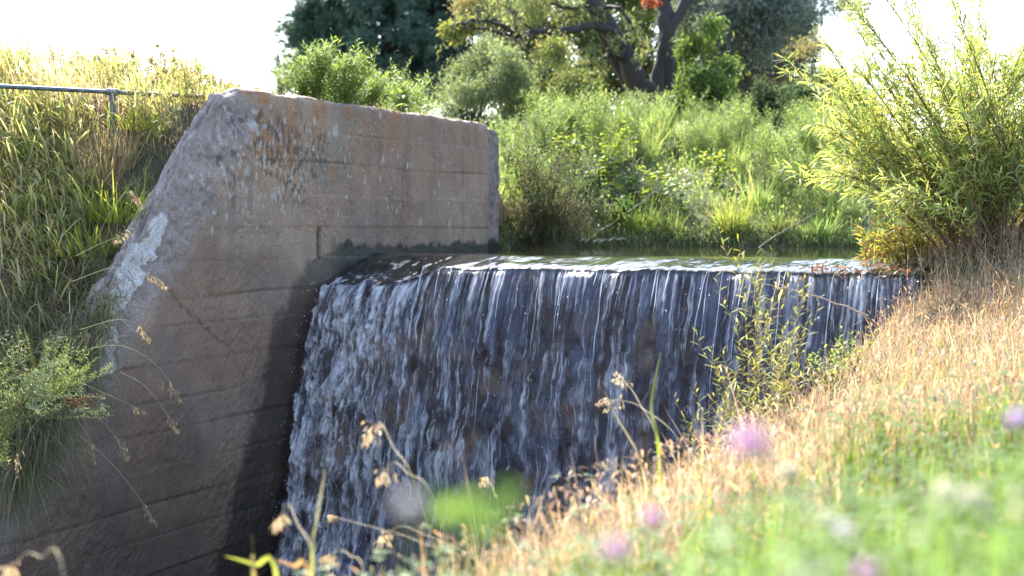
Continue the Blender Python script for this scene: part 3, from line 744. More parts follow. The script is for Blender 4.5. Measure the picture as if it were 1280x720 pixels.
# ---- far bank cover
r = np.random.default_rng(221)
mb = MB()
def keepfar(s, t):
    df = s - np.where(t < 0, 3.7 + 0 * t, s_far(t))
    vis = (df > -0.02) & (df < 9.5)
    return vis & (r.random(len(s)) < np.interp(df, [0, 3, 9.5], [1, 0.85, 0.4]))
s, t, p = st_scatter(r, 105000, 3.4, 19, -3.5, 13, keepfar)
n = len(p); d, sd = sdir(r, n, 0.55)
pn = fbm(p[:, 0] * 1.1, p[:, 1] * 1.1, 223)
c = cmix(r, n, LUSH + [(0.22, 0.22, 0.08)]); dead = r.random(n) < np.clip(0.5 * (pn - 0.4), 0.02, 0.5)
c = np.where(dead[:, None], cmix(r, n, DEAD + TAN[:1]), c)
c = c * (0.55 + 0.7 * pn)[:, None]
lnf = r.uniform(0.10, 0.34, n) * (0.65 + 0.7 * pn)
strips(mb, p, d, sd, lnf, r.uniform(0.007, 0.014, n), 3, r.uniform(0.1, 0.7, n), c, GRASSP)
t = r.uniform(-0.2, 11, 9000); s = np.where(t < 0, 3.72, s_far(np.maximum(t, 0))) + r.uniform(0.0, 0.35, 9000); x, y = st2xy(s, t); p = np.stack([x, y, np.maximum(ground(s, t), -0.27)], -1); n = len(p)
d, sd = sdir(r, n, 0.5); d = d + np.outer(r.uniform(0.1, 1.1, n), [-0.2, -1.0, 0])
strips(mb, p, d, sd, r.uniform(0.15, 0.42, n), r.uniform(0.006, 0.011, n), 4, r.uniform(0.4, 1.2, n), np.where((r.random(n) < 0.3)[:, None], cmix(r, n, DEAD), cmix(r, n, LUSH)), GRASSP)
# low leaves between the blades
s, t, p = st_scatter(r, 60000, 3.4, 17, -3.5, 12, keepfar)
n = len(p); p[:, 2] += r.uniform(0.03, 0.34, n); d, sd = sdir(r, n, 1.2)
strips(mb, p, d, sd, r.uniform(0.04, 0.09, n), r.uniform(0.015, 0.03, n), 2, 0.4, cmix(r, n, LUSH), LEAFP)
stuff('bank_undergrowth', mb, M_GRASS, 'sunlit green grass and low leaves covering the far creek bank', 'undergrowth')
# grass on the ground behind the wing wall
mb = MB()
s, t, p = st_scatter(r, 26000, -1.1, 6.5, -5.5, -0.33, lambda s, t: (s < 3.5) | (s > 3.4))
n = len(p); d, sd = sdir(r, n, 0.5); c = cmix(r, n, LUSH + YGREEN[:2])
strips(mb, p, d, sd, r.uniform(0.1, 0.3, n), r.uniform(0.006, 0.011, n), 3, r.uniform(0.1, 0.7, n), c)
stuff('top_grass', mb, M_GRASS, 'bright green grass on level ground behind the wing wall', 'grass')
# grass over the plain beyond
mb = MB()
x = r.uniform(-22, 24, 60000); y = r.uniform(17, 48, 60000); s, t = xy2st(x, y)
k = (np.where(t < 0, s - 3.7, s - s_far(t)) > 7) | (t < -5); x, y = x[k], y[k]; n = len(x)
p = np.stack([x, y, gxy(x, y)], -1); d, sd = sdir(r, n, 0.5)
strips(mb, p, d, sd, r.uniform(0.3, 0.7, n), r.uniform(0.02, 0.04, n), 2, r.uniform(0.1, 0.6, n), cmix(r, n, LUSH + TAN[:1] + YGREEN))
stuff('meadow_grass', mb, M_GRASS, 'distant meadow grass beyond the far bank under the trees', 'grass')

tallg = [tuft_mesh(390 + k, 170, 0.85, 0.010, LUSH + [(0.30, 0.30, 0.12)], 0.14, 0.45, 0.7) for k in range(3)]
wr = np.random.default_rng(231); cnt = 0
for k in range(900):
    if cnt >= 190: break
    t = wr.uniform(-1.5, 11); df = wr.uniform(0.3, 8.5); s = (3.7 if t < 0 else float(s_far(t))) + df
    x, y = st2xy(s, t); u = 640 + FPX * x / y
    if u < 640 or u > 1080: continue
    if any(abs(u - bu) < 30 and df < 3.2 for bu in (762, 735, 820, 895, 850)) or (u < 730 and df < 0.6): continue
    if wr.random() < 0.2:
        thing('arching_sedge', 'tall arching green grass clump among the weeds of the far bank', 'grass clump', (x, y, float(ground(s, t))), [('blades', tallg[wr.integers(0, 3)])], wr.uniform(0, 6.28), wr.uniform(0.7, 1.15), 'arching grass clumps on the far bank'); cnt += 1; continue
    i = wr.choice(5, p=[0.26, 0.26, 0.2, 0.14, 0.14]); cnt += 1
    place('bank_weed', 'leafy narrow-leaved green weed crowded among its like on the sunlit far bank', 'weed', (x, y, float(ground(s, t))), weeds[i], wr.uniform(0, 6.28), wr.uniform(0.7, 1.2) * (0.7 if df < 1 else 1) * (0.95 if df > 4.5 else 1), 'narrow-leaved weeds on the far bank')
# weeds on top behind the wall
tops = [(352, 12.6, 0.55, 'short leafy weed left of the tallest weed above the wall top'), (400, 12.9, 1.12, 'tallest bright green weed standing above the top of the wall'), (432, 12.7, 0.95, 'bright green bushy weed just right of the tallest weed above the wall'),
        (462, 13.3, 0.8, 'green weed behind the wall below the dark pine'), (418, 13.6, 1.0, 'green weed half hidden behind the tallest weed above the wall'), (380, 13.0, 0.8, 'green weed between the short left weed and the tallest above the wall'), (505, 14.2, 0.8, 'green weed behind the broad-leaved milkweed above the wall')]
for k, (u, Y, scl, lb) in enumerate(tops):
    place('wall_top_weed', lb, 'weed', G(u, Y), weed_meshes(340 + k, 0.70, 15, 0.12, 0.015, [(0.19, 0.27, 0.08), (0.25, 0.32, 0.10), (0.15, 0.22, 0.065)], 0.75, 0.014, branch=6), k * 1.3, scl, 'weeds above the wall')
for k in range(26):
    u = wr.uniform(485, 650); Y = wr.uniform(15.2, 18.5)
    g = G(u, Y)
    place('wall_top_weed', 'pale green weed in the strip between wall top and gray-green shrub', 'weed', g, weeds[k % 5], k * 0.9, wr.uniform(0.6, 1.0), 'low weeds behind the wall')
MILK = [(0.20, 0.26, 0.08), (0.25, 0.29, 0.10), (0.15, 0.2, 0.06)]
place('milkweed', 'broad-leaved milkweed with upright leaves on the ground behind the wall', 'weed', G(500, 13.6), weed_meshes(351, 0.55, 3, 0.15, 0.045, MILK, 0.3, 0.05, branch=0, prof=OVALP), 0.5, 1.0)
place('milkweed', 'small broad-leaved milkweed beside the bright bushy weed above the wall', 'weed', G(478, 13.0), weed_meshes(352, 0.45, 2, 0.13, 0.04, MILK, 0.3, 0.05, branch=0, prof=OVALP), 1.5, 1.0)

# broad leaved plants on the far bank
BRIGHT = [(0.30, 0.36, 0.05), (0.36, 0.40, 0.07), (0.24, 0.31, 0.05)]
DKG = [(0.08, 0.15, 0.04), (0.12, 0.19, 0.05), (0.06, 0.11, 0.03)]
for k, (u, v, cols, h, lb) in enumerate([
    (762, 232, BRIGHT, 0.75, 'tall yellow-green broad-leaved plant catching the sun mid far bank'),
    (735, 262, DKG, 0.5, 'dark green broad-leaved plant below the tall yellow-green one'),
    (790, 258, DKG, 0.5, 'dark broad-leaved plant to the right of the yellow-green plants'),
    (820, 250, BRIGHT, 0.42, 'bright spreading broad-leaved plant right of the tall yellow-green one'),
    (775, 282, DKG, 0.42, 'low dark leafy plant close above the waterline litter'),
    (850, 262, [(0.10, 0.17, 0.06), (0.5, 0.55, 0.45)], 0.5, 'leafy plant flecked with white blossoms on the far bank'),
    (895, 230, BRIGHT, 0.5, 'yellow-green broad-leaved plant above the fountain-shaped grass tuft'),
    (712, 205, BRIGHT, 0.4, 'pale yellow-green broad-leaved plant behind the bare-stemmed bush')]):
    Y = 16.8
    for q in range(60):
        g = G(u, Y)
        if 360 - (g[2] * math.cos(PITCH) + Y * math.sin(PITCH)) / Y * FPX < v + h * 0.1 * FPX / Y: break
        Y += 0.08
    place('broadleaf_plant', lb, 'plant', g, weed_meshes(360 + k, h * 1.15, 6, 0.16, 0.065, cols, 0.6, 0.045, branch=2, prof=OVALP, droop=0.5), k, 1.0)
# grass tufts at the water's edge
for k, (u, dY, n, h, cols, lb) in enumerate([
    (915, 0.15, 420, 0.75, [(0.24, 0.28, 0.06), (0.30, 0.32, 0.08), (0.16, 0.21, 0.05)], 'fountain-shaped bright green grass tuft at the edge of the pool'),
    (838, 0.1, 200, 0.6, GREEN, 'upright dark green grass tuft at the pool edge left of the fountain-shaped tuft'),
    (798, 0.15, 220, 0.7, [(0.2, 0.26, 0.06), (0.14, 0.2, 0.05)], 'loose green grass tuft beside the pale litter at the pool edge'),
    (760, 0.3, 160, 0.5, GREEN, 'short grass tuft behind the pale litter at the pool edge'),
    (975, 0.15, 220, 0.6, GREEN, 'green grass tuft at the pool edge left of the willow shrub'),
    (1025, 0.1, 200, 0.55, LUSH, 'grass tuft at the pool edge under the willow shrub tips')]):
    Y = 15.2
    while float(gxy((u - 640) / FPX * Y, Y)) < -0.2 and Y < 19: Y += 0.04
    thing('grass_tuft', lb, 'grass tuft', tuple(G(u, Y + dY)), [('blades', tuft_mesh(380 + k, n, h, 0.010, cols, 0.16, 0.35, 0.6))], k, 1.0)

# ---- bare-stemmed bush at the end of the wall
def bush_meshes(seed, base_r, h, nst, lean, leafL, leafW, cols, stemc, bare=0.4, tw=7, step=0.02, stemr=0.007, fan=0.6, arch=0.0, twl=0.35, droop=0.3, dirs=None, tws=0.42):
    r = np.random.default_rng(seed); ms, ml = MB(), MB()
    for k in range(nst):
        b0 = np.array([r.normal(0, base_r), r.normal(0, base_r), -0.08])
        hh = h * r.uniform(0.55, 1.0)
        d = nrm(np.array(lean) + r.normal(0, fan, 3) * np.array([1, 1, 0.35])) if dirs is None else (lambda q_: nrm(q_) * min(np.linalg.norm(q_), 1.25))(np.array(dirs(r)))
        e = b0 + d * hh + np.array([0, 0, -arch * hh])
        mid = b0 + d * hh * 0.5 + r.normal(0, 0.03, 3) * hh + np.array([0, 0, arch * 0.15 * hh])
        main = curve([b0, mid, e], 18)
        tube(ms, main, np.linspace(stemr, stemr * 0.25, 18), np.array(stemc) * r.uniform(0.7, 1.3), 5)
        axes = [(main, hh, max(bare, 0.3))]
        for q in range(tw):
            f = r.uniform(bare, 0.97); i = int(f * 17); o = main[i]; tl = hh * twl * r.uniform(0.5, 1.1) * (1.15 - 0.6 * f)
            td = nrm(nrm(main[min(i + 1, 17)] - main[max(i - 1, 0)]) + r.normal(0, tws, 3) + np.array([0, 0, 0.12]))
            pts = curve([o, o + td * tl * 0.5 + np.array([0, 0, 0.02]), o + td * tl + np.array([0, 0, -arch * 0.3 * tl])], 9)
            tube(ms, pts, np.linspace(stemr * 0.4, stemr * 0.18, 9), np.array(stemc) * r.uniform(0.7, 1.3), 4)
            axes.append((pts, tl, 0.08))
        for pts, al, br in axes:
            m = max(int(al * (1 - br) / step), 3); f = np.linspace(br, 1, m); ix = f * (len(pts) - 1); i0 = np.minimum(ix.astype(int), len(pts) - 2)
            tg = nrm(pts[i0 + 1] - pts[i0]); o = pts[i0] + (pts[i0 + 1] - pts[i0]) * (ix - i0)[:, None]
            dd = nrm(tg * r.uniform(0.5, 1.1, (m, 1)) + nrm(r.normal(size=(m, 3))) * 0.8)
            strips(ml, o, dd, perp(r, dd), leafL * r.uniform(0.6, 1.15, m), leafW * r.uniform(0.75, 1.2, m), 4, droop * r.uniform(0.3, 1.4, m), cmix(r, m, cols, jit=0.16), LEAFP)
    return ms.mesh('branches', M_STEM), ml.mesh('leaves', M_LEAF)
BR = ('branches', 'leaves')
g = G(668, 15.9)
place('bare_stemmed_bush', 'twiggy bush with bare dark stems hanging over the pool at the wall end', 'bush', (g[0], g[1], -0.15), bush_meshes(401, 0.16, 1.28, 44, (0.05, -0.1, 1), 0.035, 0.008, SILVG + [(0.18, 0.15, 0.07)], (0.05, 0.035, 0.03), 0.5, 9, 0.018, 0.006, 0.26), 0, 1.0, parts=BR)
g = G(700, 16.4)
place('bare_stemmed_bush', 'fuller gray-green twiggy bush right of the bare dark stems', 'bush', (g[0], g[1], -0.1), bush_meshes(402, 0.14, 0.95, 26, (0.2, -0.15, 1), 0.04, 0.009, SILVG, (0.07, 0.05, 0.04), 0.35, 8, 0.018, 0.005, 0.3), 0, 1.0, parts=BR)
mb = MB(); rr_ = np.random.default_rng(405); n = 2600
an = rr_.uniform(0, 6.283, n); p = np.stack([g[0] - 0.25 + rr_.normal(0, 0.28, n), 15.75 + rr_.normal(0, 0.14, n), rr_.uniform(-0.2, 0.25, n)], -1)
d, sd = sdir(rr_, n, 0.9); strips(mb, p, d, sd, rr_.uniform(0.15, 0.4, n), 0.006, 4, rr_.uniform(0.5, 1.5, n), cmix(rr_, n, [(0.07, 0.06, 0.03), (0.12, 0.12, 0.05), (0.2, 0.18, 0.1)]))
stuff('waterline_thatch', mb, M_GRASS, 'dark drooping grass tangle under the bare-stemmed bush at the waterline', 'grass')
# pale litter and fallen stick
def stick(name, label, pts, r0, r1, col, n=14, cat='stick'):
    mb = MB(); pc = curve(pts, n); rr = np.random.default_rng(int(abs(pts[0][0]) * 1000) + n)
    pc[1:-1] += rr.normal(0, r0 * 0.6, (n - 2, 3))
    tube(mb, pc, np.linspace(r0, r1, n), col, 6)
    o = obj(name, mb.mesh(name, M_STEM)); tag(o, label, cat)
    for k in range(4):
        tw = MB()
        i = rr.integers(3, n - 2); oo = pc[i]; q = nrm(rr.normal(size=3) + np.array([0, 0, 0.4])) * np.linalg.norm(pc[-1] - pc[0]) * 0.16
        tube(tw, curve([oo, oo + q * 0.6, oo + q + rr.normal(0, 0.01, 3)], 6), np.linspace(r1, r1 * 0.5, 6), col, 4)
        obj('twig', tw.mesh('twig', M_STEM), o)
    return o
stick('fallen_branch', 'pale dead branch leaning up the far bank from the waterline', [P(740, 297, 16.55), P(775, 272, 16.8), P(815, 243, 17.2), P(832, 232, 17.4)], 0.011, 0.004, (0.33, 0.27, 0.2))
stick('fallen_branch', 'thin pale twig slanting down into the pool beside the fountain-shaped grass', [P(945, 312, 16.0), P(985, 285, 16.3), P(1035, 258, 16.6)], 0.007, 0.003, (0.30, 0.25, 0.18))
lr_ = np.random.default_rng(411)
for k, (u, v) in enumerate([(728, 306), (738, 303), (748, 306), (757, 304), (768, 306), (779, 305), (733, 299)]):
    Y = 16.15; a = lr_.uniform(-0.6, 0.6); q = np.array([math.cos(a) * 0.09, 0.1, math.sin(a) * 0.04])
    Yg = 15.3; 
    while float(gxy((u - 640) / FPX * Yg, Yg)) < -0.24 and Yg < 19: Yg += 0.03
    o = G(u, Yg) + np.array([0, 0, 0.03])
    mb = MB(); tube(mb, curve([o - q, o + np.array([0, 0, 0.02]), o + q], 7), [0.006, 0.012, 0.013, 0.012, 0.012, 0.01, 0.005], (0.42, 0.37, 0.31), 6)
    tag(obj('driftwood', mb.mesh('driftwood', M_STEM)), 'bleached bit of driftwood at the waterline below the pale dead branch', 'driftwood', 'driftwood bits at the waterline')

# ---- willow shrubs on the right bank
WIL = [(0.30, 0.35, 0.11), (0.37, 0.40, 0.14), (0.23, 0.29, 0.10), (0.43, 0.39, 0.14), (0.40, 0.45, 0.28), (0.28, 0.34, 0.12)]
def wdirs(r):
    a = r.uniform(R(45), R(160)); q = 1.0 - 0.32 * max(0, (a - R(105)) / R(55))
    if r.random() < 0.12: a = R(118) + r.normal(0, 0.04); q = 1.25
    return (math.cos(a) * q, r.normal(0, 0.35), math.sin(a) * q + 0.06)
b = G(1228, 10.4)
place('willow_shrub', 'large sandbar willow shrub with long narrow yellow-green leaves leaning over the weir crest', 'shrub', (b[0], b[1], b[2]),
      bush_meshes(421, 0.2, 2.05, 88, None, 0.112, 0.0105, WIL, (0.13, 0.07, 0.04), 0.06, 12, 0.017, 0.008, 0.4, 0.07, 0.34, 0.15, wdirs, 0.27), 0, 1.0, parts=BR)
b = G(1150, 10.6)
place('willow_shrub', 'low willow shrub with golden leaves hanging over the right end of the pool', 'shrub', (b[0], b[1], max(b[2], -0.28)),
      bush_meshes(422, 0.12, 0.6, 26, (-0.5, -0.1, 0.6), 0.09, 0.011, [(0.36, 0.33, 0.08), (0.30, 0.31, 0.09), (0.26, 0.19, 0.08)], (0.14, 0.07, 0.04), 0.2, 9, 0.02, 0.005, 0.45, 0.15, 0.35, 0.3), 0, 1.0, parts=BR)
b = G(1290, 11.6)
place('willow_shrub', 'taller willow shrub at the right edge behind the large leaning one', 'shrub', (b[0], b[1], b[2]),
      bush_meshes(423, 0.3, 1.55, 34, (-0.1, 0, 1), 0.10, 0.012, WIL[:3], (0.12, 0.07, 0.05), 0.2, 10, 0.022, 0.007, 0.4, 0.06, 0.3, 0.3), 0, 1.0, parts=BR)
b = G(1272, 13.0)
place('autumn_shrub', 'thin orange-tinged autumn shrub at the right edge against the sky', 'shrub', (b[0], b[1], b[2]),
      bush_meshes(424, 0.3, 1.5, 36, (0.1, 0, 1), 0.05, 0.011, [(0.38, 0.26, 0.09), (0.42, 0.33, 0.16), (0.3, 0.26, 0.08)], (0.16, 0.10, 0.06), 0.2, 8, 0.025, 0.005, 0.3), 0, 1.0, parts=BR)
b = G(1110, 12.5)
place('brown_weed', 'small brown dried weed with rusty seed clusters under the willow tips', 'weed', (b[0] - 0.25, 10.7, -0.26),
      bush_meshes(425, 0.05, 0.5, 9, (-0.9, 0, 0.55), 0.02, 0.011, [(0.22, 0.10, 0.05), (0.28, 0.15, 0.09)], (0.16, 0.09, 0.05), 0.3, 6, 0.008, 0.004, 0.25), 0, 1.0, parts=BR)
# willow saplings in front of the fall
for k, (u, Y, h, lb) in enumerate([(900, 6.5, 0.95, 'left slender willow sapling in front of the falling water'), (945, 6.7, 1.15, 'tallest slender willow sapling in front of the falling water'), (975, 6.9, 0.72, 'short bushy willow sapling rooted in the dry grass edge'), (925, 6.4, 0.55, 'lowest willow sapling between the two slender ones')]):
    b = G(u, Y)
    place('willow_sapling', lb, 'sapling', (b[0], b[1], min(b[2], -0.9) if k < 2 else b[2] - 0.05), weed_meshes(430 + k, h, 7, 0.095, 0.0085, [(0.36, 0.37, 0.09), (0.28, 0.31, 0.08), (0.42, 0.38, 0.10)], 0.36, 0.022, (0.3, 0.2, 0.08), 0.2, 3, stemr=0.003), k, 1.0, 'willow saplings by the fall')
for k, (u, v, Y, lb) in enumerate([(1060, 455, 7.6, 'small green leafy weed at the brink below the right end of the crest'), (1035, 470, 7.2, 'pale green weed with wide leaves at the brink left of the small leafy one')]):
    b = G(u, Y); place('brink_weed', lb, 'weed', b, weed_meshes(440 + k, 0.34, 6, 0.06, 0.016, [(0.22, 0.30, 0.05), (0.28, 0.34, 0.1)], 0.6, 0.02), k, 1.0)

# ---- right bank grasses
def keepr(s, t):
    x, y = st2xy(s, t); return (y > 0.75) & (np.abs(x) < 0.42 * y + 0.7)
r = np.random.default_rng(501)
def greenzone(x, y): return sst(0.5, -0.5, y - (3.2 + 1.05 * x) + (fbm(x * 1.5, y * 1.5, 511) - 0.5) * 2.2)
mb = MB()
s, t, p = st_scatter(r, 105000, -11, 2.2, 4.35, 8.6, keepr)
gz = greenzone(p[:, 0], p[:, 1]); k = r.random(len(p)) > gz * 0.88; p, s, t = p[k], s[k], t[k]
n = len(p); d, sd = sdir(r, n, 0.6)
pn = fbm(p[:, 0] * 2, p[:, 1] * 2, 513)
c = np.where((r.random(n) < 0.07 + 0.25 * sst(0.5, 0.7, pn))[:, None], cmix(r, n, YGREEN), cmix(r, n, TAN + [(0.38, 0.25, 0.16)], jit=0.22))
strips(mb, p, d, sd, r.uniform(0.06, 0.2, n) * (0.5 + 1.1 * pn) * (1 + 0.9 * (r.random(n) < 0.06)) * (1 + 0.5 * sst(-2.5, 0.5, s)), r.uniform(0.0028, 0.0065, n), 4, r.uniform(0.0, 1.0, n), c, GRASSP, c * 1.1)
# seed-bearing tops
k = r.random(n) < 0.16
strips(mb, p[k] + d[k] * 0.16, nrm(d[k] + r.normal(0, 0.25, (k.sum(), 3))), sd[k], r.uniform(0.03, 0.07, k.sum()), r.uniform(0.006, 0.011, k.sum()), 3, 0.5, cmix(r, int(k.sum()), TAN), LEAFP)
stuff('dry_grass', mb, M_DRY, 'dense sunlit tan dry grass on the near bank', 'grass')
mb = MB()
s, t, p = st_scatter(r, 46000, -11, -2.5, 4.6, 9.0, keepr)
gz = greenzone(p[:, 0], p[:, 1]); k = r.random(len(p)) < gz * 0.9 + 0.015; p = p[k]; n = len(p)
d, sd = sdir(r, n, 0.4); c = cmix(r, n, [(0.115, 0.18, 0.03), (0.15, 0.21, 0.045), (0.085, 0.135, 0.03), (0.22, 0.23, 0.08)])
strips(mb, p, d, sd, r.uniform(0.08, 0.24, n), r.uniform(0.004, 0.008, n), 3, r.uniform(0.1, 0.7, n), c)
s, t, q2 = st_scatter(r, 26000, -11, -5.0, 4.7, 8.2, lambda s, t: (st2xy(s, t)[1] > 0.8) & (st2xy(s, t)[1] < 3.4) & (np.abs(st2xy(s, t)[0]) < 0.42 * st2xy(s, t)[1] + 0.5))
k = r.random(len(q2)) < greenzone(q2[:, 0], q2[:, 1]); q2 = q2[k]; m = len(q2); d, sd = sdir(r, m, 0.5)
strips(mb, q2, d, sd, r.uniform(0.12, 0.32, m), r.uniform(0.004, 0.009, m), 3, r.uniform(0.1, 0.8, m), cmix(r, m, [(0.12, 0.19, 0.035), (0.155, 0.22, 0.05), (0.09, 0.145, 0.03)]))
p = np.vstack([p, q2[::2]]); n = len(p)
# clover leaflets in threes
k = r.random(n) < 0.5; q = p[k]; m = len(q); hh = r.uniform(0.06, 0.24, m)
for j in range(3):
    a = r.uniform(0, 0.6, m) + j * 2.094 + np.arange(m) * 1.7
    dd = np.stack([np.cos(a), np.sin(a), r.uniform(-0.1, 0.5, m)], -1); sd_ = np.stack([-np.sin(a), np.cos(a), 0 * a], -1)
    o = q + np.stack([0 * hh, 0 * hh, hh], -1)
    strips(mb, o, dd, sd_, r.uniform(0.014, 0.026, m), r.uniform(0.010, 0.017, m), 3, 0.2, cmix(r, m, [(0.105, 0.18, 0.04), (0.145, 0.22, 0.06), (0.19, 0.26, 0.10)]), OVALP)
u = r.uniform(600, 1300, 190); v = r.uniform(560, 790, 190); Yc = r.uniform(0.8, 1.7, 190)
k = v > 712 - 0.27 * (u - 640) + 60 * (r.random(190) ** 2) * 0 + 30 * (Yc < 0.8); u, v, Yc = u[k], v[k], Yc[k]; m = len(u)
tops = np.array([P(*q) for q in zip(u, v, Yc)]); gz_ = gxy(tops[:, 0], tops[:, 1] + 0.02)
strips(mb, np.stack([tops[:, 0] + r.normal(0, 0.03, m), tops[:, 1] + 0.02, gz_], -1), tops - np.stack([tops[:, 0] + r.normal(0, 0.03, m), tops[:, 1] + 0.02, gz_], -1), np.tile([1.0, 0.2, 0], (m, 1)), tops[:, 2] - gz_, 0.0022, 3, 0.0, (0.16, 0.25, 0.07), lambda t: 1 + 0 * t)
for j in range(3):
    ang = r.uniform(0, 0.8, m) + j * 2.094 + np.arange(m) * 1.7
    dd = np.stack([np.cos(ang), np.sin(ang), r.uniform(-0.3, 0.7, m)], -1); sd_ = np.stack([-np.sin(ang), np.cos(ang), r.uniform(-0.5, 0.5, m)], -1)
    strips(mb, tops, dd, sd_, r.uniform(0.012, 0.022, m), r.uniform(0.008, 0.014, m), 3, 0.2, cmix(r, m, [(0.105, 0.18, 0.04), (0.145, 0.22, 0.06), (0.19, 0.26, 0.10)]), OVALP)
stuff('clover_patch', mb, M_GRASS, 'bright green clover and grass close to the viewer on the near bank', 'grass')

# ---- seed stalks
def seed_stalk(label, pts, head, col=(0.45, 0.36, 0.24), stemc=(0.42, 0.36, 0.2), group=None, nsp=34, rad=0.0016, seed=0, wide=0.4, cat='grass stalk', spl=0.018):
    r = np.random.default_rng(600 + seed); pc = curve(pts, 22)
    base = pc[0].copy(); root = tag(empty('grass_stalk', tuple(base)), label, cat, group)
    pl = pc - base; mb = MB(); tube(mb, pl, np.linspace(rad, rad * 0.45, 22), stemc, 5); obj('stem', mb.mesh('stem', M_STEM), root)
    ln = np.linalg.norm(np.diff(pl, axis=0), axis=1); cum = np.concatenate([[0], np.cumsum(ln)]); tot = cum[-1]
    f = tot - head * (1 - np.linspace(0, 1, nsp) ** 0.9); o = np.stack([np.interp(f, cum, pl[:, i]) for i in range(3)], -1)
    tg = nrm(np.stack([np.interp(np.minimum(f + 0.01, tot), cum, pl[:, i]) - np.interp(np.maximum(f - 0.01, 0), cum, pl[:, i]) for i in range(3)], -1))
    dd = nrm(tg * 0.6 + r.normal(0, wide, (nsp, 3)) + np.array([0, 0, -0.25]))
    mb = MB(); off = head * 0.30 * r.uniform(0.1, 1, nsp) * (1.1 - np.linspace(0, 0.8, nsp))
    tipo = o + dd * off[:, None] + np.array([0, 0, -0.25]) * off[:, None]
    for i in range(nsp):
        tube(mb, np.array([o[i], (o[i] + tipo[i]) / 2 + [0, 0, off[i] * 0.15], tipo[i]]), rad * 0.3, stemc, 3)
    d2 = nrm(dd * 0.5 + np.array([0, 0, -0.6]) + tg * 0.3); c = cmix(r, nsp, [col, np.array(col) * 1.25, np.array(col) * 0.75])
    for q in range(3):
        strips(mb, tipo + r.normal(0, 0.002, (nsp, 3)), nrm(d2 + r.normal(0, 0.15, (nsp, 3))), perp(r, d2), spl * r.uniform(0.7, 1.3, nsp), spl * 0.2, 3, 0.2, c, LEAFP)
    obj('seed_head', mb.mesh('seed_head', M_DRY), root)
    return root
W_ = ('seed stalks over the wall', ); F_ = 'seed stalks on the near bank'
k = 0
for lb, pts, hd in [
    ('arching seed stalk with nodding head highest across the pale mortar patch', [(90, 352, 9.0), (140, 335, 8.95), (180, 340, 8.95), (206, 357, 8.95)], 0.15),
    ('short curled pale seed head at the grass edge beside the upper sloping wall', [(120, 300, 9.3), (140, 262, 9.3), (160, 240, 9.3), (176, 256, 9.3)], 0.14),
    ('pale feathery seed head just above the mortar patch at the grass edge', [(95, 320, 9.1), (125, 305, 9.1), (150, 295, 9.1), (162, 288, 9.1)], 0.13),
    ('seed stalk nodding against the wall just below the mortar patch', [(100, 412, 8.9), (145, 400, 8.85), (170, 405, 8.85), (186, 424, 8.85)], 0.12),
    ('long arching seed stalk reaching farthest right across the wall', [(95, 440, 8.9), (150, 432, 8.85), (195, 456, 8.8), (224, 498, 8.8)], 0.16),
    ('straight seed stalk slanting across the wall with a short pale tip', [(85, 470, 8.8), (120, 487, 8.8), (150, 500, 8.75), (180, 514, 8.75)], 0.09),
    ('thin seed stalk slanting steeply by itself on the bare wall', [(150, 465, 8.8), (178, 480, 8.8), (200, 505, 8.78), (222, 537, 8.75)], 0.12),
    ('lowest long seed stalk trailing down the wall to a slim tip', [(100, 545, 8.7), (135, 575, 8.7), (165, 610, 8.7), (194, 652, 8.7)], 0.14),
    ('drooping seed stalk hanging below the reddish leaves on the wall', [(95, 500, 8.75), (120, 520, 8.75), (140, 540, 8.75), (160, 570, 8.75)], 0.16),
    ('pale seed head drooping under the leafy plant at the left frame edge', [(10, 520, 8.4), (24, 530, 8.4), (24, 560, 8.4), (20, 592, 8.4)], 0.16),
    ('thin pale seed stalk hanging left of the reddish leaves', [(85, 510, 8.7), (100, 530, 8.7), (112, 550, 8.7), (118, 576, 8.7)], 0.13)]:
    seed_stalk(lb, [P(*q) for q in pts], hd, (0.40, 0.32, 0.22), (0.28, 0.26, 0.14), W_[0], 30, 0.0022, k, spl=0.022); k += 1
def gstart(u, Y): 
    g = G(u, Y); g[2] -= 0.03; return g
for lb, u0, Y, pts, hd, cc in [
    ('tallest nodding seed stalk standing left of centre before the falls', 575, 3.8, [(520, 608), (492, 560), (475, 528), (458, 548)], 0.17, None),
    ('nodding seed stalk just under the tallest one before the falls', 585, 3.75, [(540, 620), (510, 592), (492, 578), (474, 598)], 0.15, None),
    ('clustered seed head on a stout stalk lowest left beside the dark wall', 420, 3.2, [(395, 705), (372, 655), (360, 630), (346, 655)], 0.13, None),
    ('horizontal pale stalk with a nodding head above the tan grass at bottom centre', 640, 4.0, [(580, 690), (530, 668), (500, 658), (474, 676)], 0.13, None),
    ('long straw-coloured stalk pointing left across the foot of the falls', 650, 3.9, [(560, 690), (500, 668), (450, 655), (414, 645)], 0.03, None),
    ('small broken seed head near the bottom left of the tan grass', 470, 3.35, [(455, 715), (438, 695), (425, 688), (405, 698)], 0.10, None),
    ('blurred seed head low in the bottom left corner', 110, 2.45, [(80, 718), (50, 697), (32, 692), (10, 716)], 0.09, None),
    ('upper feathery seed stalk left of the willow saplings', 830, 5.0, [(820, 545), (800, 505), (788, 485), (770, 466)], 0.17, (0.5, 0.45, 0.38)),
    ('lower feathery seed stalk left of the willow saplings', 880, 5.0, [(845, 545), (810, 515), (785, 502), (750, 500)], 0.18, (0.5, 0.45, 0.38)),
    ('tiny seed head poking up mid slope of the near bank', 630, 4.4, [(622, 640), (618, 620), (614, 605), (604, 598)], 0.09, None)]:
    seed_stalk(lb, [gstart(u0, Y)] + [P(u, v, Y + 0.22 * i) for i, (u, v) in enumerate(pts)], hd, cc or (0.52, 0.43, 0.32), (0.42, 0.34, 0.19), F_, 36, 0.0015, k, spl=0.015, wide=0.75); k += 1
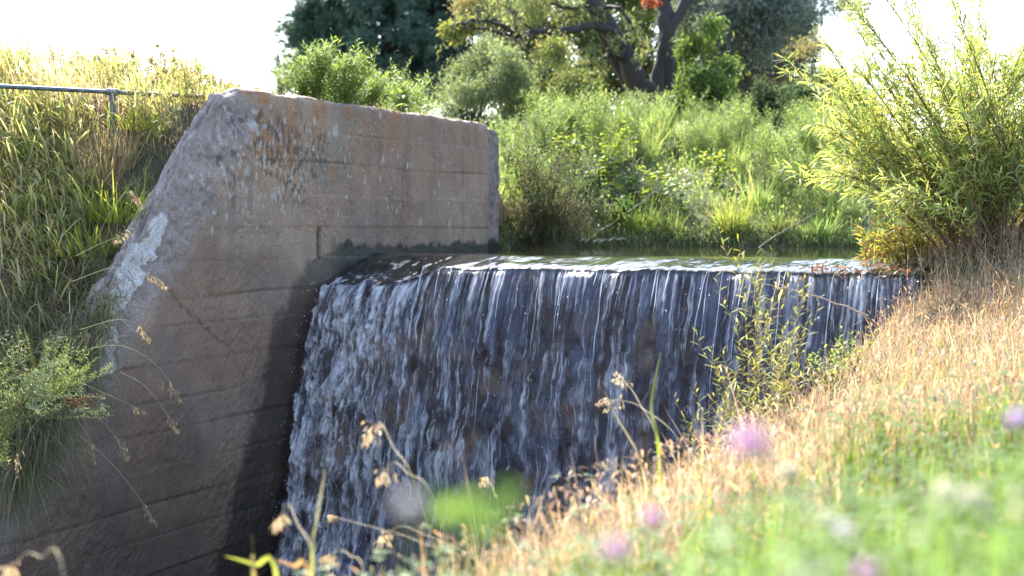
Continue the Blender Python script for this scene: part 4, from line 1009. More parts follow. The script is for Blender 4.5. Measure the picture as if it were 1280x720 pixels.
# plain reed blades standing before the falls
for kk, (lb, u0, Y, pts, w, cols) in enumerate([
    ('upright green reed blade beside the feathery seed stalks', 828, 4.8, [(822, 550), (814, 510), (820, 470), (826, 440)], 0.012, (0.22, 0.26, 0.05)),
    ('pale upright reed blade at the foot of the falls bottom left', 388, 3.15, [(390, 700), (396, 650), (402, 612), (407, 585)], 0.008, (0.36, 0.34, 0.14)),
    ('short yellow-green blade lying low at bottom left', 360, 3.05, [(345, 715), (320, 706), (300, 700), (281, 695)], 0.011, (0.40, 0.42, 0.08)),
    ('short straw stub standing upright at bottom left', 316, 2.95, [(317, 718), (316, 700), (316, 680), (315, 668)], 0.009, (0.45, 0.33, 0.14)),
    ('orange curled dry blade at bottom left', 400, 3.1, [(385, 715), (368, 708), (355, 703), (344, 700)], 0.012, (0.45, 0.26, 0.13)),
    ('straw coloured blade leaning left below the feathery seed stalks', 815, 4.6, [(800, 575), (785, 545), (770, 520), (755, 488)], 0.007, (0.5, 0.38, 0.2))]):
    pc = curve([gstart(u0, Y)] + [P(u, v, Y + 0.1 * i) for i, (u, v) in enumerate(pts)], 16); mb = MB()
    sdv = nrm(np.cross(nrm(np.gradient(pc, axis=0)), np.array([0.15, 1, 0.1]))); wd = w * (1 - np.linspace(0, 1, 16) ** 3 * 0.9) * 0.5
    V = np.stack([pc - sdv * wd[:, None], pc + np.array([0, -1, 0]) * wd[:, None] * 0.3, pc + sdv * wd[:, None]], 1)
    ii = np.arange(48).reshape(16, 3); Qs = np.concatenate([np.stack([ii[:-1, j], ii[:-1, j + 1], ii[1:, j + 1], ii[1:, j]], -1) for j in (0, 1)])
    mb.add(V.reshape(-1, 3), Qs, cols); tag(obj('reed', mb.mesh('reed', M_GRASS, True)), lb, 'reed')

# ---- clover flowers close to the camera
def flower(label, u, v, Y, rad, cols, group, seed, u0=None, leafy=True):
    Y *= 0.78; rad *= 0.85
    r = np.random.default_rng(700 + seed); top = P(u, v, Y); b = G(u0 or u + 20, Y + 0.02)
    root = tag(empty('clover_flower', tuple(b)), label, 'flower', group)
    pts = curve([np.zeros(3), (top - b) * 0.5 + np.array([0.01, 0, 0]), top - b], 12); mb = MB()
    tube(mb, pts, np.linspace(0.0016, 0.0011, 12), (0.14, 0.2, 0.05), 6)
    obj('stem', mb.mesh('stem', M_STEM), root)
    n = 150; i = np.arange(n) + 0.5; ph = np.arccos(1 - 1.65 * i / n); th = 2.39996 * i
    d = np.stack([np.sin(ph) * np.cos(th), np.sin(ph) * np.sin(th), np.cos(ph)], -1); mb = MB()
    strips(mb, (top - b) + d * rad * 0.3, d, perp(r, d), rad * 0.75 * r.uniform(0.85, 1.1, n), rad * 0.28, 3, -0.15, cmix(r, n, cols, jit=0.08), OVALP)
    obj('blossom', mb.mesh('blossom', M_PETAL), root)
    if leafy:
        mb = MB()
        for q in range(5):
            o = pts[r.integers(3, 11)]
            for j in range(3):
                a = q * 1.9 + j * 2.094; dd = np.array([[math.cos(a), math.sin(a), 0.3]])
                strips(mb, o[None] + dd * 0.012, dd, np.array([[-math.sin(a), math.cos(a), 0]]), 0.03, 0.016, 3, 0.2, [(0.14, 0.24, 0.05)], OVALP)
        obj('leaves', mb.mesh('leaves', M_LEAF), root)
PINK = [(0.68, 0.42, 0.60), (0.75, 0.52, 0.68), (0.58, 0.34, 0.50)]; WHITE = [(0.75, 0.70, 0.58), (0.68, 0.60, 0.45)]; MAUVE = [(0.60, 0.46, 0.62)]
for k, a in enumerate([
    ('largest pink clover blossom blurred in front of the dry grass', 938, 557, 1.05, 0.0135, PINK),
    ('pink clover blossom low at the bottom centre of the green patch', 770, 690, 1.25, 0.011, PINK),
    ('faint pink clover blossom just above the bottom centre one', 815, 650, 1.5, 0.010, PINK),
    ('small mauve clover blossom in the bottom green patch right of centre', 1054, 666, 1.6, 0.011, MAUVE),
    ('mauve clover blossom at the right frame edge above the white ones', 1272, 527, 1.7, 0.012, MAUVE),
    ('pale pink clover blossom cut by the bottom frame edge', 1085, 718, 1.2, 0.011, PINK),
    ('left white clover blossom of the pair in the green patch', 1183, 618, 1.6, 0.015, WHITE),
    ('right white clover blossom of the pair in the green patch', 1216, 628, 1.6, 0.014, WHITE),
    ('upper white clover blossom near the right frame edge', 1274, 618, 1.7, 0.011, WHITE),
    ('lower white clover blossom near the right frame edge', 1276, 642, 1.7, 0.011, WHITE),
    ('single small white clover blossom at the lower middle of the green patch', 1035, 650, 1.9, 0.011, WHITE),
    ('white clover blossom standing in the bottom green patch left of the mauve one', 985, 590, 2.2, 0.011, WHITE),
    ('pale white clover blossom hovering before the foot of the falls', 512, 632, 0.9, 0.0065, [(0.74, 0.70, 0.70)])]):
    flower(*a, 'clover blossoms on the near bank', k)
# blurred leafy sprig before the falls
b = G(600, 0.8)
mb = MB(); ms = MB(); r = np.random.default_rng(731)
for u, v in [(545, 634), (572, 626), (612, 640), (590, 652), (622, 626)]:
    tp = P(u, v, 0.8 + r.normal(0, 0.04)) - b
    tube(ms, curve([np.zeros(3), tp * 0.6 + np.array([0.02, 0, 0]), tp], 8), 0.001, (0.14, 0.22, 0.05), 4)
    for j in range(3):
        a = r.uniform(0, 6) + j * 2.09; dd = np.array([[math.cos(a), 0.4 * math.sin(a), 0.7 * math.sin(a)]])
        strips(mb, tp[None], dd, np.array([[-math.sin(a), 0.3, math.cos(a)]]), 0.015, 0.008, 3, 0.1, [(0.20, 0.31, 0.08)], OVALP)
tag(r0 := empty('clover_sprig', tuple(b)), 'very blurred green clover sprig in front of the foot of the falls', 'plant')
obj('stem', ms.mesh('stem', M_STEM), r0); obj('leaves', mb.mesh('leaves', M_LEAF), r0)

# ---- left bank plants
for k, (u, v, Y, h, n, cols, lb) in enumerate([
    (150, 250, 10.4, 0.55, 240, [(0.27, 0.31, 0.05), (0.34, 0.34, 0.07), (0.22, 0.27, 0.05)], 'brightest yellow-green reed clump below the railing post'),
    (110, 240, 10.2, 0.5, 200, [(0.25, 0.28, 0.05), (0.33, 0.32, 0.08)], 'yellow-green reed clump left of the brightest clump'),
    (178, 215, 11.0, 0.4, 110, [(0.25, 0.3, 0.05), (0.3, 0.33, 0.07)], 'smaller bright reed clump near the sloping wall edge'),
    (60, 270, 9.5, 0.5, 170, [(0.26, 0.26, 0.06), (0.36, 0.3, 0.1)], 'straw-tinged reed clump near the left frame edge'),
    (30, 330, 9.2, 0.45, 150, [(0.3, 0.29, 0.06), (0.4, 0.33, 0.1)], 'low yellow reed clump under the straw-tinged clump'),
    (205, 165, 11.4, 0.32, 120, GREEN, 'short green reed clump at the top of the sloping wall')]):
    g = G(u, Y)
    thing('reed_clump', lb, 'reed clump', tuple(g), [('blades', tuft_mesh(800 + k, n, h, 0.015, cols, 0.24, 0.6, 0.6))], k, 1.0, 'reed clumps on the left bank')
for k in range(12):
    g = G(wr.uniform(15, 190), wr.uniform(9.6, 11.2))
    place('left_bank_weed', 'leafy dull green weed scattered among the reeds and grass of the left bank', 'weed', g, weeds[[3, 1, 4][k % 3]], k, wr.uniform(0.35, 0.6), 'leafy weeds on the left bank')
ART = [(0.16, 0.21, 0.11), (0.21, 0.26, 0.14), (0.12, 0.17, 0.09), (0.26, 0.28, 0.11)]
for k, (u, v, Y, scl, lb) in enumerate([(75, 480, 8.5, 0.5, 'feathery pale green leafy plant overhanging the wall at left'), (25, 500, 8.4, 0.5, 'feathery leafy plant at the left frame edge under the dead grass'), (105, 470, 8.6, 0.35, 'small feathery plant nearest the mortar patch on the bank'), (45, 550, 8.25, 0.4, 'lowest feathery leafy plant drooping at the left frame edge')]):
    place('feathery_plant', lb, 'plant', P(u - 40, v + 25, Y - 0.05), weed_meshes(820 + k, 0.6, 12, 0.06, 0.0075, ART, 1.3, 0.009, branch=6), k, scl * 1.7, 'feathery plants on the left bank', (0.35, 0.75))
place('reddish_weed', 'small weed with rust-red leaves trailing over the wall', 'weed', P(78, 500, 8.75), weed_meshes(831, 0.3, 6, 0.03, 0.010, [(0.20, 0.07, 0.05), (0.26, 0.11, 0.08)], 0.8, 0.01), 0, 1.0, None, (0.2, 1.75))
place('dark_leafed_weed', 'dark green narrow-leaved weed hanging down against the lower wall', 'weed', P(80, 520, 8.72), weed_meshes(832, 0.42, 3, 0.09, 0.012, [(0.06, 0.09, 0.05)], 0.3, 0.06, branch=1), 0, 0.8, None, (0.1, 2.5))
AUT = [(0.26, 0.19, 0.07), (0.22, 0.19, 0.07), (0.30, 0.20, 0.08), (0.16, 0.17, 0.06)]
for k, (u, Y, h, lb) in enumerate([(165, 13.2, 0.85, 'tallest golden bush on the skyline behind the railing'), (95, 12.8, 0.7, 'pale golden bush on the skyline left of the tallest'), (205, 13.0, 0.65, 'golden bush on the skyline right of the railing post'), (60, 13.4, 0.6, 'thin low bush on the skyline above the railing at left'), (130, 12.9, 0.62, 'low golden bush directly behind the railing post'), (240, 12.6, 0.55, 'small golden bush just left of the wall corner'), (268, 13.6, 0.6, 'thin brownish bush behind the wall corner'), (-8, 12.5, 0.9, 'brownish bush cut by the left frame edge'), (310, 13.4, 0.55, 'sparse thin-stemmed bush above the wall left of the pale weeds')]):
    b = G(u, Y)
    place('golden_bush', lb, 'bush', b, bush_meshes(840 + k, 0.16, h * 1.05, 30 if k < 7 else 16, (0, 0, 1), 0.04, 0.009, AUT if k < 6 else AUT + DEAD, (0.10, 0.07, 0.04), 0.15, 7, 0.014, 0.004, 0.28, 0.28), 0, 1.0, 'bushes on the left skyline', parts=BR)

# ---- railing
def metal_mat():
    m, nt, out = new_mat('galvanised_pipe')
    tc = N(nt, 'ShaderNodeTexCoord'); no = N(nt, 'ShaderNodeTexNoise', Scale=25, Detail=5); L(nt, tc.outputs['Object'], no.inputs['Vector'])
    rp = N(nt, 'ShaderNodeValToRGB'); e = rp.color_ramp.elements; e[0].position = 0.35; e[0].color = (0.07, 0.085, 0.10, 1); e[1].position = 0.7; e[1].color = (0.22, 0.24, 0.25, 1)
    L(nt, no.outputs['Fac'], rp.inputs[0]); pr = N(nt, 'ShaderNodeBsdfPrincipled', Metallic=0.5, Roughness=0.5); L(nt, rp.outputs[0], pr.inputs['Base Color'])
    L(nt, pr.outputs[0], out.inputs['Surface']); return m
M_METAL = metal_mat()
a0, a1 = P(-60, 109, 10.3), P(258, 121, 11.35); a1[2] = a0[2] = 1.02
pr_ = a0 + (a1 - a0) * ((133 + 60) / 318.0); gb = np.array([pr_[0], pr_[1], float(gxy(pr_[0], pr_[1]))])
for k, (dx, dy) in enumerate([(-0.05, -0.16), (0.12, -0.2), (-0.22, -0.2), (0.02, -0.34)]):
    q = gb + np.array([dx, dy, 0]); q[2] = float(gxy(q[0], q[1]))
    thing('straw_clump', 'clump of straw-coloured dry stalks crowded around the foot of the railing post', 'grass clump', tuple(q), [('blades', tuft_mesh(880 + k, 150, max(0.9 - q[2] - 0.02 * k, 0.25), 0.007, TAN + YGREEN[:1], 0.1, 0.25, 0.35))], k, 1.0, 'straw clumps around the railing post')
root = tag(empty('pipe_railing', tuple(gb)), 'galvanised pipe railing running through the grass on the left bank', 'railing')
mb = MB(); tube(mb, np.linspace(a0, a1, 30) - gb, 0.017, (1, 1, 1), 12); obj('rail', mb.mesh('rail', M_METAL, True), root)
pz = np.linspace(0, a0[2] - gb[2] - 0.002, 6); mb = MB(); tube(mb, np.stack([0 * pz, 0 * pz, pz - 0.1 * (pz == 0)], -1), 0.019, (1, 1, 1), 12); obj('post', mb.mesh('post', M_METAL, True), root)
dr = nrm(a1 - a0); mb = MB(); tube(mb, np.array([pr_ - gb - dr * 0.045, pr_ - gb - dr * 0.04, pr_ - gb + dr * 0.04, pr_ - gb + dr * 0.045]), [0.02, 0.027, 0.027, 0.02], (1, 1, 1), 12)
tube(mb, np.array([[0, 0, a0[2] - gb[2] - 0.07], [0, 0, a0[2] - gb[2] - 0.01]]), 0.025, (1, 1, 1), 12); obj('fitting', mb.mesh('fitting', M_METAL, True), root)

# ---- debris on the weir
mb = MB(); q = np.linspace(0, 1, 10); z0 = -1.24 - 0.2 * q; tt = 2.52 + 0.015 * np.sin(q * 5)
ss = face_s(z0) - 0.085; wv = 0.017 * np.sin(np.pi * np.clip(q, 0.1, 0.95))
xa, ya = st2xy(ss, tt - wv); xb, yb = st2xy(ss, tt + wv)
V = np.stack([np.stack([xa, ya, z0], -1), np.stack([xb, yb, z0], -1)], 1); ii = np.arange(20).reshape(10, 2)
mb.add(V.reshape(-1, 3), np.stack([ii[:-1, 0], ii[:-1, 1], ii[1:, 1], ii[1:, 0]], -1), (0.30, 0.06, 0.06)); tag(obj('red_strip', mb.mesh('red_strip', M_PETAL)), 'faded red strip caught in the falling water', 'strip')
mb = MB(); r = np.random.default_rng(861); n = 130
sq = r.normal(-0.02, 0.07, n); tq_ = r.uniform(4.2, 4.9, n); x, y = st2xy(sq, tq_); p = np.stack([x, y, -0.33 - 0.25 * np.abs(np.minimum(sq, 0)) + r.uniform(-0.03, 0.06, n)], -1)
d = nrm(r.normal(size=(n, 3))); strips(mb, p, d, perp(r, d), r.uniform(0.03, 0.08, n), r.uniform(0.01, 0.022, n), 3, 0.3, cmix(r, n, [(0.20, 0.10, 0.06), (0.30, 0.17, 0.10), (0.14, 0.08, 0.05)]), LEAFP)
stuff('brown_leaf_litter', mb, M_DRY, 'brown dead leaves caught on the right end of the weir crest', 'leaf litter')
stick('dead_twig', 'long dead stem reaching from the near bank across the right of the fall', [P(1085, 395, 8.3), P(1040, 377, 8.4), P(990, 362, 8.5), P(935, 352, 8.6)], 0.006, 0.002, (0.45, 0.30, 0.2))

# ---- trees
def grow(mb, pts, rad, level, r, col, out, n_br=5, up=0.25, ratio=0.5, spread=0.7):
    tube(mb, pts, rad, col * r.uniform(0.85, 1.15), 8 if rad[0] > 0.05 else 5)
    if level == 0:
        out.append(pts[3:]); return
    ln = np.linalg.norm(np.diff(pts, axis=0), axis=1).sum(); m = len(pts)
    for k in range(n_br):
        f = r.uniform(0.3, 1.0); i = min(int(f * (m - 1)), m - 2); tg = nrm(pts[i + 1] - pts[i])
        d = nrm(tg + r.normal(0, spread, 3) + np.array([0, 0, up])); l2 = ln * ratio * r.uniform(0.6, 1.1)
        q = curve([pts[i], pts[i] + d * l2 * 0.5 + r.normal(0, 0.06, 3) * l2, pts[i] + d * l2 + np.array([0, 0, -0.1 * l2])], 9)
        grow(mb, q, np.linspace(rad[i] * 0.55, rad[i] * 0.18, 9), level - 1, r, col, out, n_br, up, ratio, spread)

def crown_leaves(mb, r, blobs, per, leafL, leafW, cols, droop=0.4, cl=0.16, lpc=26, shell=0.55, prof=LEAFP, nseg=2):
    """blobs: (centre xyz, radius); leaves in small clumps so gaps stay open between them."""
    for ctr, rad, *cc in blobs:
        nc = max(int(per * 8.0 * rad ** 2.0), 6)
        d = nrm(r.normal(size=(nc, 3))); rr = rad * (shell + (1 - shell) * r.random(nc)) ** 1.0
        o = np.asarray(ctr) + d * rr[:, None] * np.array([1, 1, 0.85])
        gate = fbm(o[:, 0] * 1.6 + 3, o[:, 2] * 1.6 + o[:, 1], 900); o = o[gate > 0.36]
        nc = len(o)
        if not nc: continue
        p = np.repeat(o, lpc, 0) + r.normal(0, cl, (nc * lpc, 3)) * np.array([1, 1, 0.8])
        n = len(p); dd = nrm(r.normal(size=(n, 3)) + np.array([0, 0, -0.2])); tone = np.repeat(r.normal(1, 0.16, nc), lpc)[:, None]
        strips(mb, p, dd, perp(r, dd), leafL * r.uniform(0.7, 1.2, n), leafW * r.uniform(0.8, 1.2, n), nseg, droop, cmix(r, n, cc[0] if cc else cols) * tone, prof)

def px_blobs(lst, Y, r, depth=1.0):
    out = []
    for b in lst:
        u, v, rp = b[:3]; y = Y + r.uniform(-depth, depth)
        out.append((P(u, v, y), rp / FPX * y) + ((b[3],) if len(b) > 3 else ()))
    return out
def limb(px, Y, r0, r1, n=14):
    pts = curve([P(u, v, Y + dy) for u, v, dy in px], n); return pts, np.linspace(r0, r1, n)

# pine
r = np.random.default_rng(1001); Yp = 45.0
tb_ = G(480, Yp); root = tag(empty('pine_tree', tuple(tb_)), 'large dark blue-green pine rising behind the wall-top weeds', 'tree')
mt = MB(); tube(mt, curve([np.zeros(3), (0.1, 0, 5), (0, 0.1, 12)], 12), np.linspace(0.28, 0.06, 12), (0.10, 0.065, 0.045), 10)
bl = []
for k in range(330):
    v = r.uniform(-260, 118) if k % 3 == 0 else r.uniform(-40, 122); h = max(118 - v, 0) / 380; wv_ = 118 * (1 - 0.55 * h ** 1.5) * r.uniform(0.0, 1.0) ** 0.8
    side = r.choice([-1, 1]); u = 485 + side * wv_; yy = Yp + r.uniform(-1, 1) * 2.6 * math.sqrt(max(1 - (wv_ / 120) ** 2, 0.05))
    if u < 372 and r.random() < 0.4: continue
    bl.append((P(u, v, yy), r.uniform(0.45, 0.75)))
for u, v, rp in [(358, 28, 14), (350, 45, 11), (368, 62, 13), (352, 72, 12), (372, 36, 10), (345, 88, 12), (368, 88, 15), (388, 20, 18), (392, 48, 18), (385, 75, 18), (400, 0, 20), (420, 105, 22), (460, 100, 24), (500, 95, 24), (540, 92, 22), (565, 80, 18), (575, 60, 16)]:
    bl.append((P(u, v, Yp + r.uniform(-1, 1)), rp / FPX * Yp * 1.1))
mn = MB()
for ctr, rad in bl:
    c0 = np.asarray(ctr) - tb_; n = int(780 * (rad / 0.6) ** 2); d = nrm(r.normal(size=(n, 3)) + np.array([0, 0, 0.25]))
    nb_ = max(int(n / 14), 6); bi = r.integers(0, nb_, n); bd = nrm(r.normal(size=(nb_, 3)) + np.array([0, 0, 0.3])); bo = bd * rad * r.uniform(0.35, 0.85, (nb_, 1)) * np.array([1, 1, 0.75])
    dd = nrm(bd[bi] * 0.9 + r.normal(0, 0.55, (n, 3)))
    tone = (1 + r.normal(0, 0.12, nb_))[bi][:, None]
    strips(mn, c0 + bo[bi] + r.normal(0, 0.03, (n, 3)), dd, perp(r, dd), r.uniform(0.14, 0.26, n), 0.028, 1, 0.1, cmix(r, n, [(0.085, 0.145, 0.105), (0.11, 0.175, 0.125), (0.065, 0.115, 0.09)], jit=0.1) * tone, GRASSP)
    tz = min(max(c0[2] - 0.6, 0.5), 11); tube(mt, curve([np.array([0, 0, tz]), c0 * np.array([0.5, 0.5, 0]) + np.array([0, 0, (tz + c0[2]) / 2 - 0.1]), c0], 8), np.linspace(0.035, 0.012, 8), (0.05, 0.035, 0.028), 5)
obj('trunk', mt.mesh('trunk', M_BARK, True), root); obj('crown', mn.mesh('crown', M_NEEDLE), root)

# forked tree
r = np.random.default_rng(1011); Yt = 27.0; dark = np.array([0.036, 0.027, 0.024])
b = P(815, 185, Yt); b[2] = float(gxy(b[0], b[1])) - 0.1
root = tag(empty('forked_tree', tuple(b)), 'gnarled forked tree with twin leaning dark trunks above the far bank', 'tree')
mt = MB(); tips = []
limbs = [([(822, 185, 0), (812, 130, 0), (795, 95, 0), (770, 50, 0.1), (742, 5, 0.2), (712, -60, 0.2)], 0.25, 0.13),
         ([(800, 185, 0.1), (793, 120, 0.25), (776, 80, 0.3), (752, 35, 0.35), (738, -20, 0.3), (735, -90, 0.2)], 0.19, 0.10),
         ([(826, 185, 0.2), (820, 130, 0.2), (826, 80, 0.3), (834, 40, 0.4), (858, 2, 0.5), (885, -60, 0.6)], 0.165, 0.09),
         ([(832, 45, 0.4), (832, 10, 0.5), (826, -30, 0.6), (822, -80, 0.6)], 0.17, 0.09)]
for px, r0, r1 in limbs:
    pts, rad = limb(px, Yt, r0, r1, 16); pts = pts - b; pts[0, 2] = min(pts[0, 2], -0.1)
    pts[1:-1] += r.normal(0, 0.03, (14, 3)); rad = rad * (1 + r.normal(0, 0.06, 16)); tube(mt, pts, rad, dark * r.uniform(0.9, 1.15), 12)
mbr = MB()
for px, r0, r1, nb_ in [([(770, 42, 0), (742, 33, -0.3), (715, 36, -0.6), (690, 42, -0.8), (668, 38, -1.0), (652, 50, -1.1), (625, 42, -1.2), (592, 36, -1.3)], 0.095, 0.02, 11),
                    ([(782, 72, 0), (760, 70, -0.4), (742, 80, -0.7), (725, 96, -0.9)], 0.07, 0.02, 7), ([(748, 15, 0.2), (720, 12, -0.3), (690, 5, -0.6)], 0.06, 0.02, 6),
                    ([(740, 8, 0.2), (770, 10, -0.5), (790, 30, -0.7), (794, 60, -0.8)], 0.045, 0.015, 5), ([(650, 45, -1.1), (620, 30, -1.3), (585, 25, -1.5), (565, 35, -1.6)], 0.05, 0.012, 9)]:
    pts, rad = limb(px, Yt, r0, r1, 16); pts = pts - b; pts[1:-1] += r.normal(0, 0.025, (14, 3))
    grow(mbr, pts, rad, 2, r, dark, tips, nb_, 0.0, 0.32, 0.8)
for px in [[(712, -60, 0.2), (680, -100, 0), (640, -120, -0.4)], [(735, -90, 0.2), (740, -140, 0), (735, -190, -0.4)], [(885, -60, 0.6), (915, -100, 0.3), (940, -140, 0)], [(822, -80, 0.6), (810, -140, 0.3), (800, -190, 0)]]:
    pts, rad = limb(px, Yt, 0.12, 0.03, 12); grow(mbr, pts - b, rad, 2, r, dark, tips, 5, 0.1, 0.45, 0.6)
obj('trunk', mt.mesh('trunk', M_BARK, True), root); obj('branches', mbr.mesh('branches', M_BARK), root)
ml = MB(); PALE = [(0.16, 0.20, 0.10), (0.20, 0.235, 0.12), (0.13, 0.17, 0.085), (0.22, 0.215, 0.12)]
tp = np.concatenate([q[::2] for q in tips]); tp = tp[r.random(len(tp)) < 0.75]
uu = 640 + FPX * (tp[:, 0] + b[0]) / Yt; tp = tp[~((uu < 645) & (r.random(len(tp)) < 0.85))]
p = np.repeat(tp, 5, 0) + r.normal(0, 0.07, (len(tp) * 5, 3)); n = len(p); dd = nrm(r.normal(size=(n, 3)) + np.array([0, 0, -0.7]))
strips(ml, p, dd, perp(r, dd), r.uniform(0.06, 0.12, n), r.uniform(0.018, 0.03, n), 2, 0.3, cmix(r, n, PALE), LEAFP)
bb = px_blobs([(660, 12, 30), (695, 2, 28), (640, 0, 26), (690, 70, 22)], Yt + 0.6, r)
crown_leaves(ml, r, [(c0 - b, rd) for c0, rd in bb], 95, 0.09, 0.024, PALE, 0.4, 0.12, 12)
obj('crown', ml.mesh('crown', M_LEAF), root)
ml = MB(); bb = px_blobs([(568, 42, 9), (585, 30, 8), (560, 36, 6)], Yt - 1.3, r, 0.2); crown_leaves(ml, r, [(c0 - b, rd) for c0, rd in bb], 900, 0.08, 0.03, [(0.27, 0.29, 0.10)], 0.3, 0.06, 9); obj('yellow_leaves', ml.mesh('yellow_leaves', M_LEAF), root)
ml = MB(); bb = px_blobs([(813, 0, 4.2), (818, 3, 3), (809, -5, 4)], Yt - 0.3, r, 0.2); crown_leaves(ml, r, [(c0 - b, rd) for c0, rd in bb], 420, 0.055, 0.03, [(0.28, 0.05, 0.03), (0.36, 0.10, 0.05)], 0.3, 0.06, 9); obj('red_leaves', ml.mesh('red_leaves', M_LEAF), root)

def tree(name, label, cat, ub, Y, px, cols, leafL, leafW, per, stems=5, r0=0.07, lpc=22, cl=0.14, depth=1.0, seed=0, group=None, trunks=None, tcol=(0.04, 0.03, 0.025), prof=LEAFP, shell=0.5):
    r = np.random.default_rng(1100 + seed); b = G(ub, Y); root = tag(empty(name, tuple(b)), label, cat, group)
    bl = [(c0 - b,) + tuple(x) for c0, *x in px_blobs(px, Y, r, depth)]
    mt = MB()
    if trunks:
        for q, a0, a1 in trunks:
            pts, rad = limb([(ub, 200, 0)] + [(u, v, 0) for u, v in q], Y, a0, a1, 14); pts = pts - b; pts[0] = (pts[1][0] * 0.3, 0, -0.15); tube(mt, pts, rad, tcol, 9)
    for k in range(stems):
        c0 = np.asarray(bl[k % len(bl)][0]); s0 = np.array([r.normal(0, 0.1), r.normal(0, 0.1), -0.1]) if not trunks else None
        if trunks:
            pts_ = curve([pts[9], (pts[9] + c0) / 2 + np.array([0, 0, 0.1]), c0], 9)
        else: pts_ = curve([s0, c0 * np.array([0.45, 0.45, 0.6]), c0 + r.normal(0, 0.2, 3)], 9)
        grow(mt, pts_, np.linspace(r0, r0 * 0.25, 9), 1, r, np.array(tcol), [], 5, 0.2, 0.45, 0.6)
    obj('trunk', mt.mesh('trunk', M_BARK), root)
    ml = MB(); crown_leaves(ml, r, bl, per, leafL, leafW, cols, 0.35, cl, lpc, shell, prof)
    obj('crown', ml.mesh('crown', M_LEAF), root)
    return root
OLIVE = [(0.17, 0.205, 0.20), (0.23, 0.265, 0.265), (0.12, 0.15, 0.145)]
tree('silver_tree', 'silvery blue-green tree with a leaning reddish trunk right of the forked tree', 'tree', 915, 31, [(885, 35, 32), (925, 12, 40), (970, 45, 34), (955, 78, 22), (900, 72, 28), (998, 25, 28), (868, 8, 28), (930, 55, 34), (985, 85, 24), (930, -45, 55), (870, -50, 45), (1000, -30, 40), (1045, 2, 20), (1078, 6, 10), (910, 30, 34), (945, 60, 30), (890, 5, 32), (975, 10, 34), (860, 40, 24), (1005, 60, 22)], OLIVE, 0.10, 0.022, 110, 12, 0.06, 20, 0.14, 1.5, 1,
     trunks=[([(925, 130), (932, 105), (942, 75), (950, 45), (965, 0)], 0.2, 0.12), ([(905, 140), (890, 100), (884, 60), (880, 10)], 0.14, 0.07)], tcol=(0.045, 0.024, 0.02))
tree('vine_thicket', 'light green climbing thicket wrapping the right side of the forked trunk', 'thicket', 868, 26.3, [(870, 60, 20), (880, 95, 26), (858, 125, 24), (895, 125, 24), (840, 135, 18), (885, 35, 14), (905, 85, 14), (800, 150, 14), (828, 150, 16)], [(0.12, 0.18, 0.06), (0.17, 0.22, 0.07), (0.08, 0.13, 0.04)], 0.09, 0.028, 240, 8, 0.02, 16, 0.11, 0.5, 2)
tree('dark_shrub', 'dark shaded green shrub under the silvery tree', 'shrub', 965, 25, [(1000, 125, 20), (955, 155, 32), (985, 130, 26), (1005, 160, 26), (930, 160, 24), (960, 115, 20), (990, 185, 26), (1015, 195, 20), (895, 165, 20)], [(0.055, 0.085, 0.045), (0.08, 0.12, 0.055), (0.045, 0.07, 0.04)], 0.08, 0.026, 200, 9, 0.03, 18, 0.11, 1.0, 3)
tree('distant_tree', 'pale green distant tree low between the silvery tree and the willow', 'tree', 1040, 38, [(1020, 110, 22), (1045, 105, 24), (1065, 125, 20), (1030, 140, 26), (1060, 155, 24), (1010, 145, 20), (1085, 165, 22), (1110, 185, 26), (1000, 175, 24), (1040, 180, 26), (1075, 135, 20), (990, 120, 18)], [(0.15, 0.22, 0.09), (0.20, 0.25, 0.10), (0.10, 0.16, 0.07)], 0.12, 0.04, 130, 8, 0.05, 16, 0.2, 1.0, 4)
tree('bare_shrub', 'thin tawny half-bare shrub in front of the bright gap beside the silvery tree', 'shrub', 1010, 27, [(1005, 65, 16), (1018, 55, 12), (998, 88, 14)], [(0.32, 0.27, 0.14), (0.25, 0.24, 0.12)], 0.06, 0.018, 110, 6, 0.02, 8, 0.1, 0.4, 5)
tree('gray_green_shrub', 'rounded gray-green shrub right of the dark pine', 'shrub', 590, 24, [(575, 95, 24), (600, 85, 26), (625, 75, 24), (590, 115, 24), (620, 110, 26), (565, 120, 18), (575, 140, 18), (605, 140, 20), (635, 135, 20), (550, 138, 14), (590, 155, 16), (625, 158, 16), (610, 62, 16), (645, 95, 22)], [(0.19, 0.235, 0.14), (0.24, 0.28, 0.17), (0.14, 0.18, 0.10)], 0.065, 0.018, 190, 9, 0.025, 18, 0.09, 0.7, 6)
tree('green_shrub', 'yellow-green leafy shrub under the long horizontal branch', 'shrub', 680, 24.5, [(660, 110, 26), (690, 105, 26), (720, 115, 26), (700, 130, 24), (735, 135, 20), (675, 140, 20), (650, 135, 20), (640, 120, 18), (660, 155, 18), (700, 155, 20), (740, 155, 20), (780, 160, 18), (690, 62, 16)], [(0.15, 0.19, 0.07), (0.20, 0.22, 0.085), (0.10, 0.15, 0.05), (0.23, 0.20, 0.10)], 0.07, 0.024, 260, 10, 0.025, 18, 0.10, 0.8, 7)
tree('yellow_tree', 'autumn tree with yellow and orange leaves behind the dead twigs', 'tree', 640, 36, [(592, 6, 22, [(0.30, 0.25, 0.14), (0.25, 0.24, 0.14)]), (640, 4, 24, [(0.22, 0.24, 0.13)]), (625, 22, 22, [(0.20, 0.22, 0.12)]), (662, 8, 16, [(0.38, 0.23, 0.09), (0.33, 0.25, 0.11)]), (690, 55, 24, [(0.42, 0.29, 0.1), (0.36, 0.30, 0.12)]), (620, -30, 40), (680, -30, 40), (650, 60, 26), (675, 30, 22), (620, 50, 16)], [(0.15, 0.17, 0.075), (0.20, 0.19, 0.085)], 0.10, 0.035, 70, 9, 0.06, 18, 0.16, 1.0, 8)
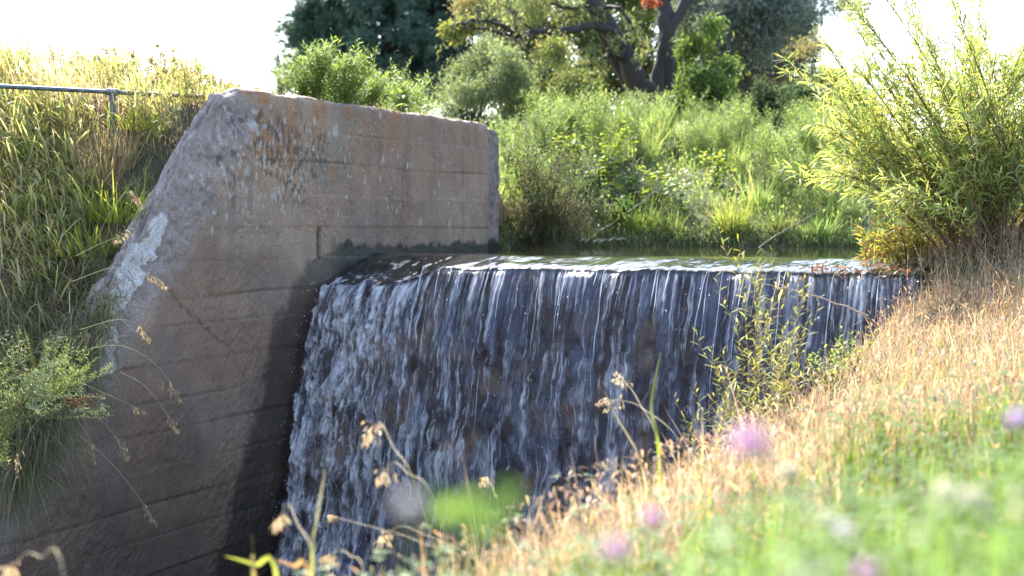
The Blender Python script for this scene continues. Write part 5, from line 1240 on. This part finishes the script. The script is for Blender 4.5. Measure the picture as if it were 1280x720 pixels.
tree('backdrop_tree', 'yellow-green tree filling the gap behind the forked trunks', 'tree', 770, 36, [(720, 25, 26), (750, 60, 30), (790, 40, 30), (800, 85, 28), (740, 100, 28), (770, 110, 30), (850, 60, 26), (845, 100, 30), (800, 5, 30), (760, -20, 36), (850, 10, 30), (700, 95, 26), (885, 110, 30), (660, 95, 26), (930, 115, 28), (965, 105, 28), (995, 110, 26), (950, 135, 26), (1010, 130, 24)], [(0.14, 0.18, 0.06), (0.19, 0.21, 0.075), (0.10, 0.14, 0.05)], 0.11, 0.036, 80, 12, 0.06, 18, 0.17, 1.0, 9)

# ------------------------------------------------------------------ sky, sun, camera
world = bpy.data.worlds.new('World'); sc.world = world; world.use_nodes = True
wn = world.node_tree; wn.nodes.clear()
SUN_AZ, SUN_EL = -20.0, 43.0
sky = wn.nodes.new('ShaderNodeTexSky'); sky.sky_type = 'NISHITA'; sky.sun_disc = False
sky.sun_elevation = R(SUN_EL); sky.sun_rotation = R(SUN_AZ); sky.air_density = 1.0; sky.dust_density = 1.5; sky.ozone_density = 1.2
bg = wn.nodes.new('ShaderNodeBackground'); bg.inputs['Strength'].default_value = 0.15
wo = wn.nodes.new('ShaderNodeOutputWorld')
wn.links.new(sky.outputs[0], bg.inputs[0]); wn.links.new(bg.outputs[0], wo.inputs[0])
sl = bpy.data.lights.new('sun', 'SUN'); sl.energy = 4.2; sl.angle = R(0.5); sl.color = (1.0, 0.965, 0.91)
so = bpy.data.objects.new('sun', sl); C.objects.link(so)
from mathutils import Vector
dv = Vector((math.sin(R(SUN_AZ)) * math.cos(R(SUN_EL)), math.cos(R(SUN_AZ)) * math.cos(R(SUN_EL)), math.sin(R(SUN_EL))))
so.rotation_euler = dv.to_track_quat('Z', 'Y').to_euler(); so.location = (0, 0, 30)
cam = bpy.data.cameras.new('camera'); co = bpy.data.objects.new('camera', cam); C.objects.link(co)
co.location = (0, 0, 0); co.rotation_euler = (R(90) - PITCH, 0, 0)
cam.sensor_width = 36; cam.lens = FPX / 1280 * 36; cam.clip_start = 0.05; cam.clip_end = 3000
cam.dof.use_dof = True; cam.dof.focus_distance = 9.3; cam.dof.aperture_fstop = 2.4
sc.camera = co
sc.view_settings.view_transform = 'Standard'; sc.view_settings.look = 'None'
sc.view_settings.exposure = 2.12; sc.view_settings.gamma = 1; sc.view_settings.use_curve_mapping = False
sc.cycles.max_bounces = 6; sc.cycles.transparent_max_bounces = 12
sc.cycles.diffuse_bounces = 3; sc.cycles.glossy_bounces = 3; sc.cycles.transmission_bounces = 4
sc.cycles.sample_clamp_indirect = 4.0
